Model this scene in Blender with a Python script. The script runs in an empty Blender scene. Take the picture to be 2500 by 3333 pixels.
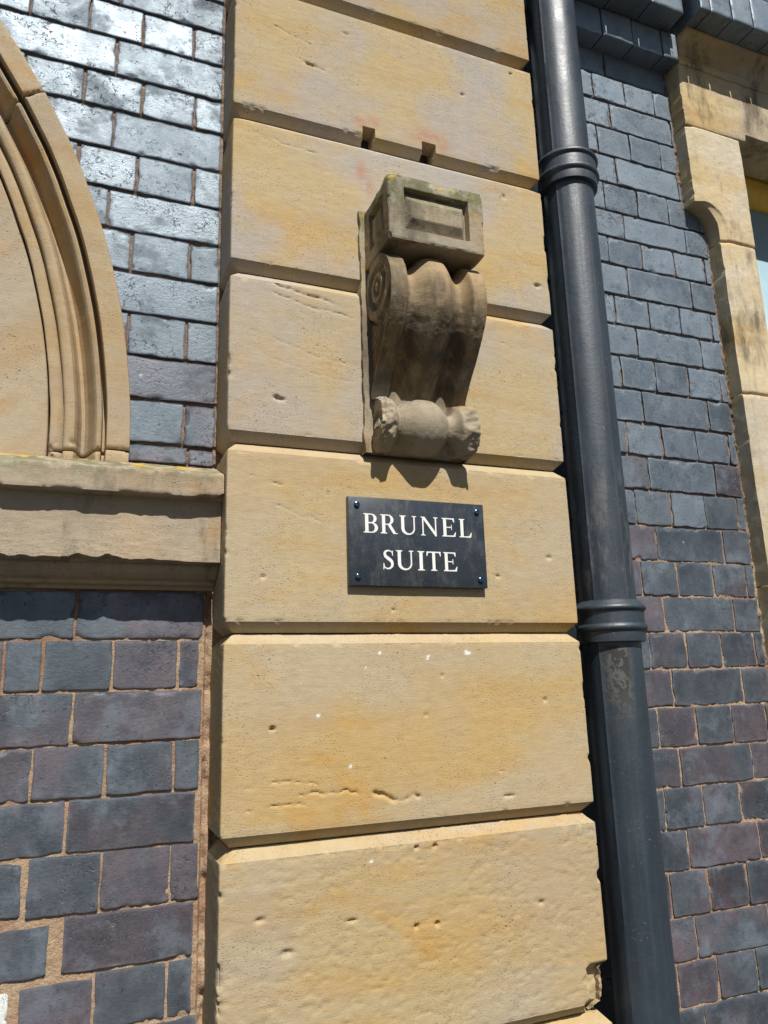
import bpy, math, random
import numpy as np
from mathutils import Vector, Matrix
rad = math.radians
sc = bpy.context.scene
C = sc.collection
# ------------------------------------------------------------------ camera
YAW, PITCH, ROLL, F = -22.05, 13.04, 1.72, 2445.0
cam_d = bpy.data.cameras.new('camera'); cam = bpy.data.objects.new('camera', cam_d); C.objects.link(cam)
def rotm(yaw, pitch, roll):
    return Matrix.Rotation(rad(yaw), 3, 'Z') @ Matrix.Rotation(rad(pitch), 3, 'X') @ Matrix.Rotation(rad(roll), 3, 'Y')
R = rotm(YAW, PITCH, ROLL)
right, fwd, up = R.col[0], R.col[1], R.col[2]
M = Matrix((right, up, -fwd)).transposed().to_4x4()
M.translation = Vector((-0.2212, -1.2755, -0.1138))
cam.matrix_world = M
cam_d.sensor_fit = 'VERTICAL'; cam_d.sensor_height = 24.0
cam_d.lens = F / 3333.0 * 24.0
cam_d.clip_start = 0.02; cam_d.clip_end = 500
sc.camera = cam
# ------------------------------------------------------------------ world, sun, exposure
SX, SY, SZ = 0.0, 1.0, -1.36                      # the way the sunlight travels
sdir = Vector((SX, SY, SZ)).normalized()
elev = math.asin(-sdir.z)
world = bpy.data.worlds.new('World'); sc.world = world; world.use_nodes = True
wn = world.node_tree; wn.nodes.clear()
sky = wn.nodes.new('ShaderNodeTexSky'); sky.sky_type = 'NISHITA'; sky.sun_disc = False
sky.sun_elevation = elev
sky.sun_rotation = math.atan2(-sdir.x, -sdir.y)    # clockwise from +Y
sky.air_density = 1.0; sky.dust_density = 0.6; sky.ozone_density = 1.0
bg = wn.nodes.new('ShaderNodeBackground'); bg.inputs['Strength'].default_value = 0.05
wo = wn.nodes.new('ShaderNodeOutputWorld')
wn.links.new(sky.outputs[0], bg.inputs[0]); wn.links.new(bg.outputs[0], wo.inputs[0])
sun_d = bpy.data.lights.new('sun', 'SUN'); sun_d.energy = 5.0; sun_d.angle = rad(0.53); sun_d.color = (1.0, 0.97, 0.92)
sun = bpy.data.objects.new('sun', sun_d); C.objects.link(sun)
sun.rotation_euler = sdir.to_track_quat('-Z', 'Y').to_euler(); sun.location = (0, -3, 4)
sc.view_settings.view_transform = 'Standard'; sc.view_settings.look = 'None'
sc.view_settings.exposure = 0.20; sc.view_settings.gamma = 1.0
sc.cycles.max_bounces = 6; sc.cycles.sample_clamp_indirect = 8

# ------------------------------------------------------------------ numpy noise
def _h(ix, iy, iz, s):
    n = (ix.astype(np.int64)*374761393 + iy.astype(np.int64)*668265263 + iz.astype(np.int64)*2147483647 + s*1274126177) & 0xffffffff
    n = ((n ^ (n >> 13)) * 1274126177) & 0xffffffff
    n = ((n ^ (n >> 16)) * 2246822519) & 0xffffffff
    return ((n ^ (n >> 15)) & 0xffffff) / float(0xffffff)
def vn(x, y, z=0.0, s=0):
    x, y, z = np.broadcast_arrays(np.asarray(x, float), np.asarray(y, float), np.asarray(z, float))
    x0, y0, z0 = np.floor(x), np.floor(y), np.floor(z)
    fx, fy, fz = x-x0, y-y0, z-z0
    fx, fy, fz = fx*fx*(3-2*fx), fy*fy*(3-2*fy), fz*fz*(3-2*fz)
    r = 0
    for i in (0, 1):
        for j in (0, 1):
            for k in (0, 1):
                w = (fx if i else 1-fx)*(fy if j else 1-fy)*(fz if k else 1-fz)
                r = r + w*_h(x0+i, y0+j, z0+k, s)
    return r*2-1
def fbm(x, y, z=0.0, s=0, o=4, g=0.5):
    r, a, f = 0, 1.0, 1.0
    for i in range(o):
        r = r + a*vn(np.asarray(x)*f, np.asarray(y)*f, np.asarray(z)*f, s+i*17); a *= g; f *= 2.03
    return r
def sst(a, b, x):
    t = np.clip((x-a)/(b-a), 0, 1); return t*t*(3-2*t)

# ------------------------------------------------------------------ object helpers
def props(o, label=None, cat=None, group=None, kind=None):
    if label: o['label'] = label
    if cat: o['category'] = cat
    if group: o['group'] = group
    if kind: o['kind'] = kind
    return o
def thing(name, label, cat, loc, group=None):
    o = bpy.data.objects.new(name, None); C.objects.link(o); o.location = loc
    o.empty_display_size = 0.05
    return props(o, label, cat, group)
def wloc(o):
    v = Vector((0, 0, 0))
    while o is not None:
        v = v + Vector(o.location); o = o.parent
    return v
def mesh(name, V, Fc, mat, parent=None, smooth=True, cols=None, base=None, sharp=38):
    """V in world coordinates"""
    V = np.asarray(V, float).reshape(-1, 3)
    org = wloc(parent) if parent is not None else Vector(base or (0, 0, 0))
    me = bpy.data.meshes.new(name)
    V = V - np.array(org)
    if isinstance(Fc, np.ndarray) and Fc.ndim == 2:
        n = len(Fc); k = Fc.shape[1]
        me.vertices.add(len(V)); me.vertices.foreach_set('co', V.astype(np.float32).ravel())
        me.loops.add(n*k); me.loops.foreach_set('vertex_index', Fc.astype(np.int32).ravel())
        me.polygons.add(n); me.polygons.foreach_set('loop_start', np.arange(0, n*k, k, dtype=np.int32))
        me.polygons.foreach_set('loop_total', np.full(n, k, dtype=np.int32))
        me.update(calc_edges=True)
    else:
        me.from_pydata([tuple(v) for v in V], [], [tuple(int(i) for i in f) for f in Fc]); me.update()
    if smooth:
        me.polygons.foreach_set('use_smooth', np.ones(len(me.polygons), dtype=bool)); me.set_sharp_from_angle(angle=rad(sharp))
    if cols is not None:
        a = me.color_attributes.new('tint', 'FLOAT_COLOR', 'POINT')
        c4 = np.ones((len(V), 4), np.float32); c4[:, :3] = np.asarray(cols).reshape(-1, 3)
        a.data.foreach_set('color', c4.ravel())
    me.materials.append(mat)
    o = bpy.data.objects.new(name, me); C.objects.link(o)
    if parent is not None: o.parent = parent
    else: o.location = org
    return o
def gfaces(nu, nv, off=0, flip=False, wrap=False):
    i, j = np.meshgrid(np.arange(nu if wrap else nu-1), np.arange(nv-1), indexing='ij')
    i2 = (i+1) % nu
    a = i*nv+j; b = i2*nv+j; c = i2*nv+j+1; d = i*nv+j+1
    f = np.stack([a, b, c, d], -1).reshape(-1, 4)
    return (f[:, ::-1] if flip else f)+off
class MB:
    def __init__(s): s.V = []; s.F = []; s.K = []; s.n = 0
    def grid(s, P, flip=False, col=None, wrap=False):
        nu, nv = P.shape[:2]
        s.V.append(P.reshape(-1, 3)); s.F.append(gfaces(nu, nv, s.n, flip, wrap)); s.n += nu*nv
        s.K.append(np.zeros((nu*nv, 3)) if col is None else np.broadcast_to(col, (nu, nv, 3)).reshape(-1, 3) if np.ndim(col) != 1 else np.tile(col, (nu*nv, 1)))
    def box(s, a, b, seg=1, col=None):
        x0, y0, z0 = a; x1, y1, z1 = b
        P = np.array([(x0,y0,z0),(x1,y0,z0),(x1,y1,z0),(x0,y1,z0),(x0,y0,z1),(x1,y0,z1),(x1,y1,z1),(x0,y1,z1)])
        Fq = np.array([(0,3,2,1),(4,5,6,7),(0,1,5,4),(1,2,6,5),(2,3,7,6),(3,0,4,7)])
        s.V.append(P); s.F.append(Fq+s.n); s.n += 8; s.K.append(np.zeros((8, 3)) if col is None else np.tile(col, (8, 1)))
    def build(s, name, mat, parent=None, smooth=True, cols=False, base=None):
        return mesh(name, np.concatenate(s.V), np.concatenate(s.F), mat, parent, smooth, np.concatenate(s.K) if cols else None, base)
def bevel(o, w=0.001, n=2):
    m = o.modifiers.new('bevel', 'BEVEL'); m.width = w; m.segments = n; m.limit_method = 'ANGLE'; m.angle_limit = rad(40)
    return o

# ------------------------------------------------------------------ material helpers
class NT:
    def __init__(s, name):
        s.m = bpy.data.materials.new(name); s.m.use_nodes = True; s.t = s.m.node_tree; s.t.nodes.clear()
        s.out = s.t.nodes.new('ShaderNodeOutputMaterial'); s.b = s.t.nodes.new('ShaderNodeBsdfPrincipled')
        s.t.links.new(s.b.outputs[0], s.out.inputs[0])
        s.pos = s.t.nodes.new('ShaderNodeNewGeometry').outputs['Position']
    def N(s, k): return s.t.nodes.new(k)
    def L(s, a, b): s.t.links.new(a, b)
    def put(s, sock, v):
        if hasattr(v, 'is_output') or isinstance(v, bpy.types.NodeSocket): s.L(v, sock)
        else: sock.default_value = v
    def vec(s, sc_, off=(0, 0, 0), src=None):
        n = s.N('ShaderNodeMapping'); n.inputs['Scale'].default_value = sc_; n.inputs['Location'].default_value = off
        s.L(src or s.pos, n.inputs['Vector']); return n.outputs[0]
    def noise(s, scale=1, detail=4, rough=.55, vec=None, dist=0):
        n = s.N('ShaderNodeTexNoise'); n.inputs['Scale'].default_value = scale; n.inputs['Detail'].default_value = detail
        n.inputs['Roughness'].default_value = rough; n.inputs['Distortion'].default_value = dist
        s.L(vec or s.pos, n.inputs['Vector']); return n.outputs[0]
    def voro(s, scale, feat='F1', vec=None):
        n = s.N('ShaderNodeTexVoronoi'); n.feature = feat; n.inputs['Scale'].default_value = scale
        s.L(vec or s.pos, n.inputs['Vector']); return n.outputs['Distance']
    def ramp(s, f, a, b, lo=0., hi=1.):
        n = s.N('ShaderNodeMapRange'); n.interpolation_type = 'SMOOTHSTEP'
        s.put(n.inputs[0], f); n.inputs[1].default_value = a; n.inputs[2].default_value = b
        n.inputs[3].default_value = lo; n.inputs[4].default_value = hi; return n.outputs[0]
    def math(s, op, a, b=0.):
        n = s.N('ShaderNodeMath'); n.operation = op; s.put(n.inputs[0], a); s.put(n.inputs[1], b); return n.outputs[0]
    def mix(s, f, a, b, mode='MIX'):
        n = s.N('ShaderNodeMix'); n.data_type = 'RGBA'; n.blend_type = mode
        s.put(n.inputs[0], f)
        s.put(n.inputs[6], a if not isinstance(a, tuple) else (*a, 1)); s.put(n.inputs[7], b if not isinstance(b, tuple) else (*b, 1))
        return n.outputs[2]
    def attr(s, name='tint'):
        n = s.N('ShaderNodeAttribute'); n.attribute_name = name
        q = s.N('ShaderNodeSeparateColor'); s.L(n.outputs['Color'], q.inputs[0]); return q.outputs
    def z(s):
        q = s.N('ShaderNodeSeparateXYZ'); s.L(s.pos, q.inputs[0]); return q.outputs
    def bump(s, h, dist, st=1., prev=None):
        n = s.N('ShaderNodeBump'); n.inputs['Strength'].default_value = st; n.inputs['Distance'].default_value = dist
        s.L(h, n.inputs['Height'])
        if prev is not None: s.L(prev, n.inputs['Normal'])
        return n.outputs[0]
    def done(s, col, rough, nrm=None, spec=.5, ior=1.5, metal=0., coat=None):
        s.put(s.b.inputs['Base Color'], col if not isinstance(col, tuple) else (*col, 1)); s.put(s.b.inputs['Roughness'], rough)
        s.b.inputs['IOR'].default_value = ior; s.b.inputs['Specular IOR Level'].default_value = spec
        s.b.inputs['Metallic'].default_value = metal
        if nrm is not None: s.L(nrm, s.b.inputs['Normal'])
        if coat: s.b.inputs['Coat Weight'].default_value = coat[0]; s.b.inputs['Coat Roughness'].default_value = coat[1]
        return s.m

def sandstone(name, a, b, grey, grime=0.0, lichen=None, tintcol=True, rot=None):
    """a pale bed, b ochre bed, grey weathered tone; tint attribute: R block variation, G pink stain, B white fleck"""
    n = NT(name)
    oi = n.N('ShaderNodeObjectInfo'); sh = n.N('ShaderNodeVectorMath'); sh.operation = 'MULTIPLY_ADD'
    cb = n.N('ShaderNodeCombineXYZ'); n.L(oi.outputs['Random'], cb.inputs[0]); n.L(oi.outputs['Random'], cb.inputs[2])
    n.L(cb.outputs[0], sh.inputs[0]); sh.inputs[1].default_value = (7, 0, 3); n.L(n.pos, sh.inputs[2]); bp = sh.outputs[0]
    if rot:
        mr = n.N('ShaderNodeMapping'); mr.inputs['Rotation'].default_value = (0, rad(rot), 0); n.L(bp, mr.inputs['Vector']); bp = mr.outputs[0]
    bed = n.noise(1, 6, .6, n.vec((1.2, 1.2, 7.0), src=bp), .9)
    bed2 = n.noise(1, 5, .6, n.vec((3, 3, 20), (3, 1, 7), bp), .6)
    big = n.noise(3.2, 4, .6, n.vec((1, 1, 1), (9, 4, 2), bp))
    col = n.mix(n.ramp(bed, .42, .62), a, b)
    col = n.mix(n.math('MULTIPLY', n.ramp(bed2, .5, .70), .38), col, tuple(x*y for x, y in zip(b, (.92, .80, .62))))
    gm = n.ramp(big, .38, .62)
    if tintcol:
        R_, G_, B_ = n.attr()[:3]
        gm = n.math('MULTIPLY', gm, n.math('ADD', R_, .15))
    else:
        gm = n.math('MULTIPLY', gm, .6)
    col = n.mix(gm, col, grey)
    stn = n.noise(2.2, 5, .65, n.vec((1, 1, 2.4), (6, 1, 4), bp), .8)
    col = n.mix(n.ramp(stn, .56, .68, 0, .5), col, tuple(x*y for x, y in zip(b, (1.02, .82, .45))))
    col = n.mix(1., col, n.mix(oi.outputs['Random'], (.94, .94, .95), (1.06, 1.05, 1.03)), 'MULTIPLY')
    grain = n.noise(420, 3, .7)
    col = n.mix(n.ramp(grain, .25, .75, .0, .32), col, (.30, .22, .12), 'MULTIPLY') if False else n.mix(.26, col, n.mix(n.ramp(grain, .3, .7), (.55, .50, .42), (1, 1, 1)), 'MULTIPLY')
    mott = n.noise(38, 4, .65)
    col = n.mix(.35, col, n.mix(n.ramp(mott, .3, .7), (.78, .75, .72), (1.0, 1.0, 1.0)), 'MULTIPLY')
    # tiny pits
    pv = n.voro(62); pm = n.noise(9, 3, .6, n.vec((1, 1, 1), (5, 5, 5)))
    pit = n.math('MULTIPLY', n.ramp(pv, .05, .11, 1, 0), n.ramp(pm, .54, .64))
    pv2 = n.voro(150, 'F1', n.vec((1, 1, 1.6), (1, 2, 3)))
    pit2 = n.math('MULTIPLY', n.ramp(pv2, .14, .24, 1, 0), n.ramp(pm, .42, .62))
    col = n.mix(n.math('MULTIPLY', pit, .6), col, (.14, .10, .06))
    if grime > 0:
        g1 = n.noise(7, 5, .7, n.vec((1.4, 1.4, .45), (2, 2, 2)))
        col = n.mix(n.ramp(g1, .60-.3*grime, .78-.2*grime, 0, .85), col, (.105, .085, .058))
        g2 = n.noise(16, 5, .7, n.vec((1, 1, .7), (7, 1, 2)))
        col = n.mix(n.ramp(g2, .5, .7, 0, .55*grime), col, (.10, .10, .055))
    if name.startswith('corbel'):
        zc_ = n.z()[2]
        cr = n.noise(1, 5, .65, n.vec((34, 34, 6), (2, 5, 1)))
        cw = n.math('MULTIPLY', n.ramp(zc_, .40, .46), n.ramp(zc_, .66, .56))
        col = n.mix(n.math('MULTIPLY', n.ramp(cr, .30, .62), n.math('MULTIPLY', cw, .72)), col, (.070, .058, .045))
        cr2 = n.noise(1, 4, .6, n.vec((40, 40, 4), (9, 5, 1)))
        col = n.mix(n.math('MULTIPLY', n.ramp(cr2, .56, .66), n.math('MULTIPLY', cw, .6)), col, (.30, .15, .06))
    if lichen is not None:
        zz = n.z()[2]
        top = n.ramp(zz, lichen[0], lichen[1])
        l1 = n.noise(26, 5, .65, n.vec((1, 1, .8), (4, 8, 1)))
        col = n.mix(n.math('MULTIPLY', n.ramp(l1, .42, .58), n.math('MULTIPLY', top, .9)), col, (.135, .14, .07))
        l2 = n.noise(30, 4, .6, n.vec((1, 1, 1), (14, 8, 1)))
        top2 = n.ramp(zz, lichen[0]+.75*(lichen[1]-lichen[0]), lichen[1])
        col = n.mix(n.math('MULTIPLY', n.ramp(l2, .55, .62), top2), col, (.50, .33, .02))
        l3 = n.noise(34, 4, .6, n.vec((1, 1, 1), (1, 18, 1)))
        col = n.mix(n.math('MULTIPLY', n.ramp(l3, .57, .66), n.math('MULTIPLY', top, .8)), col, (.36, .38, .28))
    if tintcol:
        rn = n.noise(45, 4, .65, n.vec((1, 1, 1), (3, 3, 3)))
        col = n.mix(n.math('MULTIPLY', n.math('MULTIPLY', G_, n.ramp(rn, .28, .55)), .62), col, (.42, .17, .11))
        col = n.mix(B_, col, (.82, .82, .80))
    tool = n.noise(1, 5, .65, n.vec((55, 55, 330)))
    med = n.noise(30, 5, .6, n.vec((1, 1, 2.4)))
    nr = n.bump(med, .0014, .5)
    nr = n.bump(tool, .0006, .7, nr)
    nr = n.bump(grain, .0007, .8, nr)
    inv = n.math('MULTIPLY', n.math('ADD', pit, n.math('MULTIPLY', pit2, .45)), -1.)
    nr = n.bump(inv, .003, .9, nr)
    return n.done(col, .9, nr, .25)

BUFF = (.49, .388, .225); OCHRE = (.505, .355, .155); GREY = (.42, .38, .335)
m_pier = sandstone('pier sandstone', BUFF, OCHRE, GREY)
m_arch = sandstone('arch sandstone', (.47, .365, .225), (.455, .315, .16), (.41, .36, .28), tintcol=False)
m_panel = sandstone('panel sandstone', (.48, .38, .24), (.46, .30, .135), (.41, .365, .29), tintcol=False, rot=50)
m_ledge = sandstone('ledge sandstone', (.50, .38, .245), (.46, .32, .185), (.38, .34, .27), grime=.25, lichen=(.222, .285), tintcol=False)
m_corb = sandstone('corbel sandstone', (.43, .36, .245), (.40, .29, .165), (.35, .33, .27), grime=.40, lichen=(.735, .835), tintcol=False)
m_wstone = sandstone('window sandstone', (.66, .545, .345), (.60, .46, .245), (.60, .56, .48), grime=.26, tintcol=False)
m_lintel = sandstone('lintel sandstone', (.66, .52, .28), (.52, .33, .13), (.42, .38, .33), grime=.35, tintcol=False)

def brick_mat(name):
    n = NT(name)
    R_, G2, B_ = n.attr()[:3]
    edge = n.ramp(G2, 1.1, 2.0); G_ = n.math('MINIMUM', G2, 1.)
    mot = n.noise(16, 6, .65)
    blue = n.mix(n.ramp(mot, .35, .65), (.032, .036, .045), (.064, .069, .079))
    purp = n.mix(n.ramp(mot, .35, .65), (.052, .037, .044), (.094, .062, .068))
    pn = n.noise(7, 4, .6, n.vec((1, 1, 1), (3, 1, 4)))
    f = n.math('ADD', R_, n.ramp(pn, .35, .68, -.35, .35))
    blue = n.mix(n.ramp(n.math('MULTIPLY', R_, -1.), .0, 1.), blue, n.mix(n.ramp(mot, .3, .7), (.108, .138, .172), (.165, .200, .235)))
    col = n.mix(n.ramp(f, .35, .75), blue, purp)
    col = n.mix(1., col, n.mix(G_, (.72, .72, .72), (1.22, 1.22, 1.22)), 'MULTIPLY')
    fine = n.noise(240, 4, .7)
    col = n.mix(.5, col, n.mix(n.ramp(fine, .3, .7), (.55, .55, .55), (1.15, 1.15, 1.15)), 'MULTIPLY')
    ch = n.noise(13, 6, .7, n.vec((1, 1, 1), (7, 3, 5)))
    col = n.mix(n.math('MULTIPLY', n.ramp(ch, .48, .68), .55), col, (.15, .17, .20))
    sm_ = n.noise(24, 6, .72, n.vec((1, 1, .8), (3, 13, 5)))
    col = n.mix(n.math('MULTIPLY', n.ramp(sm_, .54, .68), .6), col, (.028, .024, .028))
    # crazed glaze and pits
    warp = n.noise(45, 4, .6)
    wv = n.N('ShaderNodeVectorMath'); wv.operation = 'MULTIPLY_ADD'
    cmb = n.N('ShaderNodeCombineXYZ'); n.L(warp, cmb.inputs[0]); n.L(n.noise(40, 4, .6, n.vec((1, 1, 1), (5, 5, 5))), cmb.inputs[2])
    n.L(cmb.outputs[0], wv.inputs[0]); wv.inputs[1].default_value = (.035, .035, .035); n.L(n.pos, wv.inputs[2])
    wv.inputs[1].default_value = (.06, .06, .06)
    ce = n.voro(58, 'DISTANCE_TO_EDGE', wv.outputs[0])
    cm = n.noise(10, 4, .6, n.vec((1, 1, 1), (8, 2, 1)))
    cmask = n.math('MULTIPLY', n.ramp(cm, .47, .60), n.ramp(B_, .25, .8))
    cmask = n.math('MULTIPLY', cmask, n.ramp(n.noise(55, 3, .6, n.vec((1, 1, 1), (2, 2, 9))), .44, .58))
    crack = n.math('MULTIPLY', n.ramp(ce, .01, .05, 1, 0), cmask)
    pv = n.noise(110, 5, .75, n.vec((1, 1, 1.3), (2, 7, 1)))
    pit = n.math('MULTIPLY', n.ramp(pv, .625, .69), n.ramp(B_, 0, .6, .45, 1))
    dark = n.math('MAXIMUM', crack, pit)
    col = n.mix(n.math('MULTIPLY', dark, .8), col, (.016, .014, .02))
    spots = n.ramp(n.voro(9, 'F1', n.vec((1, 1, 1), (6, 6, 6))), .028, .036, 1, 0)
    col = n.mix(n.math('MULTIPLY', spots, .6), col, (.42, .38, .28))
    col = n.mix(n.math('MULTIPLY', edge, .35), col, (.055, .043, .042))
    wp = n.math('MULTIPLY', n.ramp(B_, 1.3, 1.5), n.ramp(n.noise(40, 5, .7), .40, .46))
    col = n.mix(wp, col, (.72, .72, .68))
    rg = n.noise(22, 5, .7, n.vec((1, 1, 1), (1, 9, 9)))
    rough = n.ramp(rg, .3, .7, .38, .52)
    rough = n.math('ADD', rough, n.math('MULTIPLY', dark, .3))
    rough = n.math('ADD', rough, n.math('MULTIPLY', G_, .17))
    sm = n.noise(11, 4, .6, n.vec((1, 1, 1.3), (4, 4, 4)))
    rough = n.math('ADD', rough, n.ramp(sm, .52, .68, 0, .24))
    rough = n.math('ADD', rough, n.math('MULTIPLY', edge, .28))
    nr = n.bump(n.noise(28, 4, .6), .0008, .5)
    nr = n.bump(n.noise(130, 5, .7, n.vec((.7, 1, 1.4))), .0006, .8, nr)
    nr = n.bump(fine, .00045, .8, nr)
    nr = n.bump(n.math('MULTIPLY', dark, -1.), .0016, .9, nr)
    n.b.inputs['Specular Tint'].default_value = (.76, .90, 1.0, 1)
    return n.done(col, rough, nr, .5, 2.15)
m_brick = brick_mat('blue brick')

def mortar_mat(name, a, b):
    n = NT(name)
    f = n.noise(28, 5, .7); g = n.noise(300, 4, .75)
    col = n.mix(n.ramp(f, .35, .65), a, b)
    zz = n.z()[2]
    pk = n.noise(5, 3, .6, n.vec((1, 1, 1), (3, 3, 9)))
    col = n.mix(n.ramp(pk, .45, .62, 0, .6), col, (.30, .15, .10))
    col = n.mix(.55, col, n.mix(n.ramp(g, .3, .7), (.5, .47, .44), (1.05, 1.05, 1.05)), 'MULTIPLY')
    col = n.mix(n.ramp(zz, -.1, .45, 0, .62), col, n.mix(n.ramp(f, .35, .65), (.15, .108, .088), (.24, .18, .15)))
    d = n.noise(60, 5, .75, n.vec((1, 1, 1), (8, 8, 8)))
    col = n.mix(n.ramp(d, .58, .68, 0, .7), col, (.07, .055, .04))
    nr = n.bump(n.noise(90, 5, .75), .006, .9); nr = n.bump(g, .0015, .9, nr)
    return n.done(col, .95, nr, .2)
m_mort = mortar_mat('brick mortar', (.48, .31, .20), (.54, .40, .26))
m_mort2 = mortar_mat('lime mortar', (.46, .38, .26), (.58, .50, .34))

def paint_mat():
    n = NT('black gloss paint')
    a = n.noise(9, 5, .65, n.vec((1, 1, .35))); d = n.noise(160, 4, .75)
    col = n.mix(n.ramp(a, .35, .7), (.017, .027, .038), (.033, .050, .067))
    dust = n.math('MULTIPLY', n.ramp(d, .60, .72), n.ramp(n.noise(13, 4, .6), .48, .62))
    col = n.mix(n.math('MULTIPLY', dust, .5), col, (.35, .30, .22))
    pd = n.math('MULTIPLY', n.ramp(n.z()[2], .02, .10), n.ramp(n.z()[2], .42, .25))
    dn = n.math('MULTIPLY', n.ramp(n.noise(34, 5, .7, n.vec((1, 1, .35))), .50, .66), pd)
    col = n.mix(n.math('MULTIPLY', dn, .25), col, (.26, .24, .20))
    sk = n.noise(1, 3, .6, n.vec((120, 120, .8), (3, 2, 1)))
    col = n.mix(n.ramp(sk, .62, .72, 0, .5), col, (.085, .07, .055))
    # flaked paint below the lower collar
    q = n.z()
    fl = n.noise(30, 6, .7, n.vec((1.4, 1.4, .8), (3, 1, 1)))
    win = n.math('MULTIPLY', n.ramp(q[2], -.24, -.10), n.ramp(q[2], -.05, -.045, 1, 0))
    win = n.math('MULTIPLY', win, n.math('MULTIPLY', n.ramp(q[0], .755, .775), n.ramp(q[0], .815, .80)))
    flake = n.math('MULTIPLY', n.ramp(fl, .50, .515), win)
    old = n.math('MULTIPLY', n.ramp(fl, .40, .412), win)
    col = n.mix(n.math('MULTIPLY', old, .8), col, (.085, .085, .065)); col = n.mix(flake, col, (.012, .010, .010))
    streak = n.noise(1, 4, .6, n.vec((90, 90, 1.5)))
    rough = n.math('ADD', n.ramp(n.noise(14, 5, .7), .3, .7, .43, .54), n.math('MULTIPLY', n.ramp(streak, .5, .7), .12))
    rough = n.math('ADD', rough, n.math('MULTIPLY', old, .25))
    nr = n.bump(n.noise(6, 4, .6, n.vec((1, 1, .3))), .006, .35); nr = n.bump(n.noise(110, 4, .7), .0007, .8, nr)
    nr = n.bump(n.math('MULTIPLY', flake, -1.), .0012, .9, nr)
    return n.done(col, rough, nr, .5, 1.75)
m_pipe = paint_mat()
def plaque_mat():
    n = NT('speckled slate')
    sp = n.voro(700); msk = n.noise(320, 2, .6)
    s1 = n.math('MULTIPLY', n.ramp(sp, .14, .24, 1, 0), n.ramp(msk, .54, .60))
    col = n.mix(n.ramp(n.noise(20, 4, .6), .3, .7), (.022, .030, .040), (.034, .042, .052))
    col = n.mix(n.math('MULTIPLY', s1, .6), col, (.5, .5, .48))
    du = n.noise(45, 5, .7, n.vec((1, 1, .5), (2, 2, 2)))
    col = n.mix(n.ramp(du, .48, .75, 0, .13), col, (.40, .36, .30))
    return n.done(col, n.ramp(n.noise(30, 4, .6), .3, .7, .30, .42), n.bump(n.noise(600, 2, .6), .0001, .5), .5)
m_plq = plaque_mat()
def plain(name, col, rough, spec=.5, metal=0., nscale=30, var=.12, bd=.0005):
    n = NT(name); f = n.noise(nscale, 5, .65)
    c = n.mix(n.ramp(f, .3, .7), tuple(x*(1-var) for x in col), tuple(min(1, x*(1+var)) for x in col))
    return n.done(c, rough, n.bump(n.noise(nscale*6, 4, .7), bd, .7), spec, 1.5, metal)
m_white = plain('white enamel lettering', (.80, .79, .74), .55, var=.03)
m_screw = plain('dark metal cap', (.10, .17, .27), .22, metal=1., var=.05, bd=.0001)
m_frame = plain('ochre window paint', (.75, .47, .06), .45, nscale=12)
m_blind = plain('pale blue blind', (.30, .44, .50), .35, nscale=5, var=.05)
m_grnd = plain('paving', (.055, .05, .045), .9, .2, nscale=4, var=.2, bd=.004)
m_dark = plain('recess mortar', (.075, .06, .045), .95, .2, nscale=90, var=.3, bd=.003)
m_joint = plain('pale joint', (.33, .26, .17), .95, .2, nscale=90, var=.3, bd=.003)

# ------------------------------------------------------------------ ground
mb = MB(); mb.grid(np.array([[(x, y, -1.62) for y in (-60, 0.14)] for x in (-60, 60)], float))
g = mb.build('pavement', m_grnd); props(g, kind='structure')

D = 0.115
# ------------------------------------------------------------------ pier of rusticated blocks
W = 0.7125; BK = 0.135
JZ = [2.036, 1.696, 1.356, 1.0244, .6808, .3398, -.0005, -.3407, -.681, -1.02, -1.36]
pier = thing('stone_pier', 'buff sandstone pier of channelled blocks between two blue brick walls', 'pier', (0, 0.0, -1.62))
core = MB(); core.box((.036, .036, -1.62), (W-.036, BK-.004, 2.06)); core.build('core', m_dark, pier, False)
PITS = [(0.0837,-0.1779,.0045,.0035,.012),(0.0958,0.4074,.009,.004,.007),(0.088,0.411,.005,.004,.007),(0.1587,1.1636,.013,.003,.005),(0.6202,-0.1489,.004,.004,.006),
 (0.5268,-0.3173,.012,.003,.005),(0.4013,-0.0985,.004,.0035,.004),(0.3729,-0.3875,.004,.003,.01),(0.3376,-0.387,.004,.0035,.01),(0.3712,-0.5105,.004,.0035,.01),
 (0.3324,-0.5096,.004,.004,.01),(0.0663,0.0764,.005,.0035,.005),(0.5321,0.0894,.005,.0035,.005),(0.6805,0.7458,.009,.0045,.008),(0.3087,0.0212,.004,.003,.005),
 (0.6536,0.1304,.006,.004,.005),(0.3653,-0.1671,.004,.003,.004),(0.5799,-0.5028,.005,.004,.006),(0.109,-0.5185,.011,.005,.007),(0.2174,-0.4862,.009,.003,.006),
 (0.0645,-0.4663,.008,.004,.006),(.61,.955,.004,.006,.006),(.43,.42,.004,.003,.005),(.52,1.2,.006,.004,.006),(.655,1.30,.005,.003,.006),(.24,1.27,.008,.003,.004)]
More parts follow.
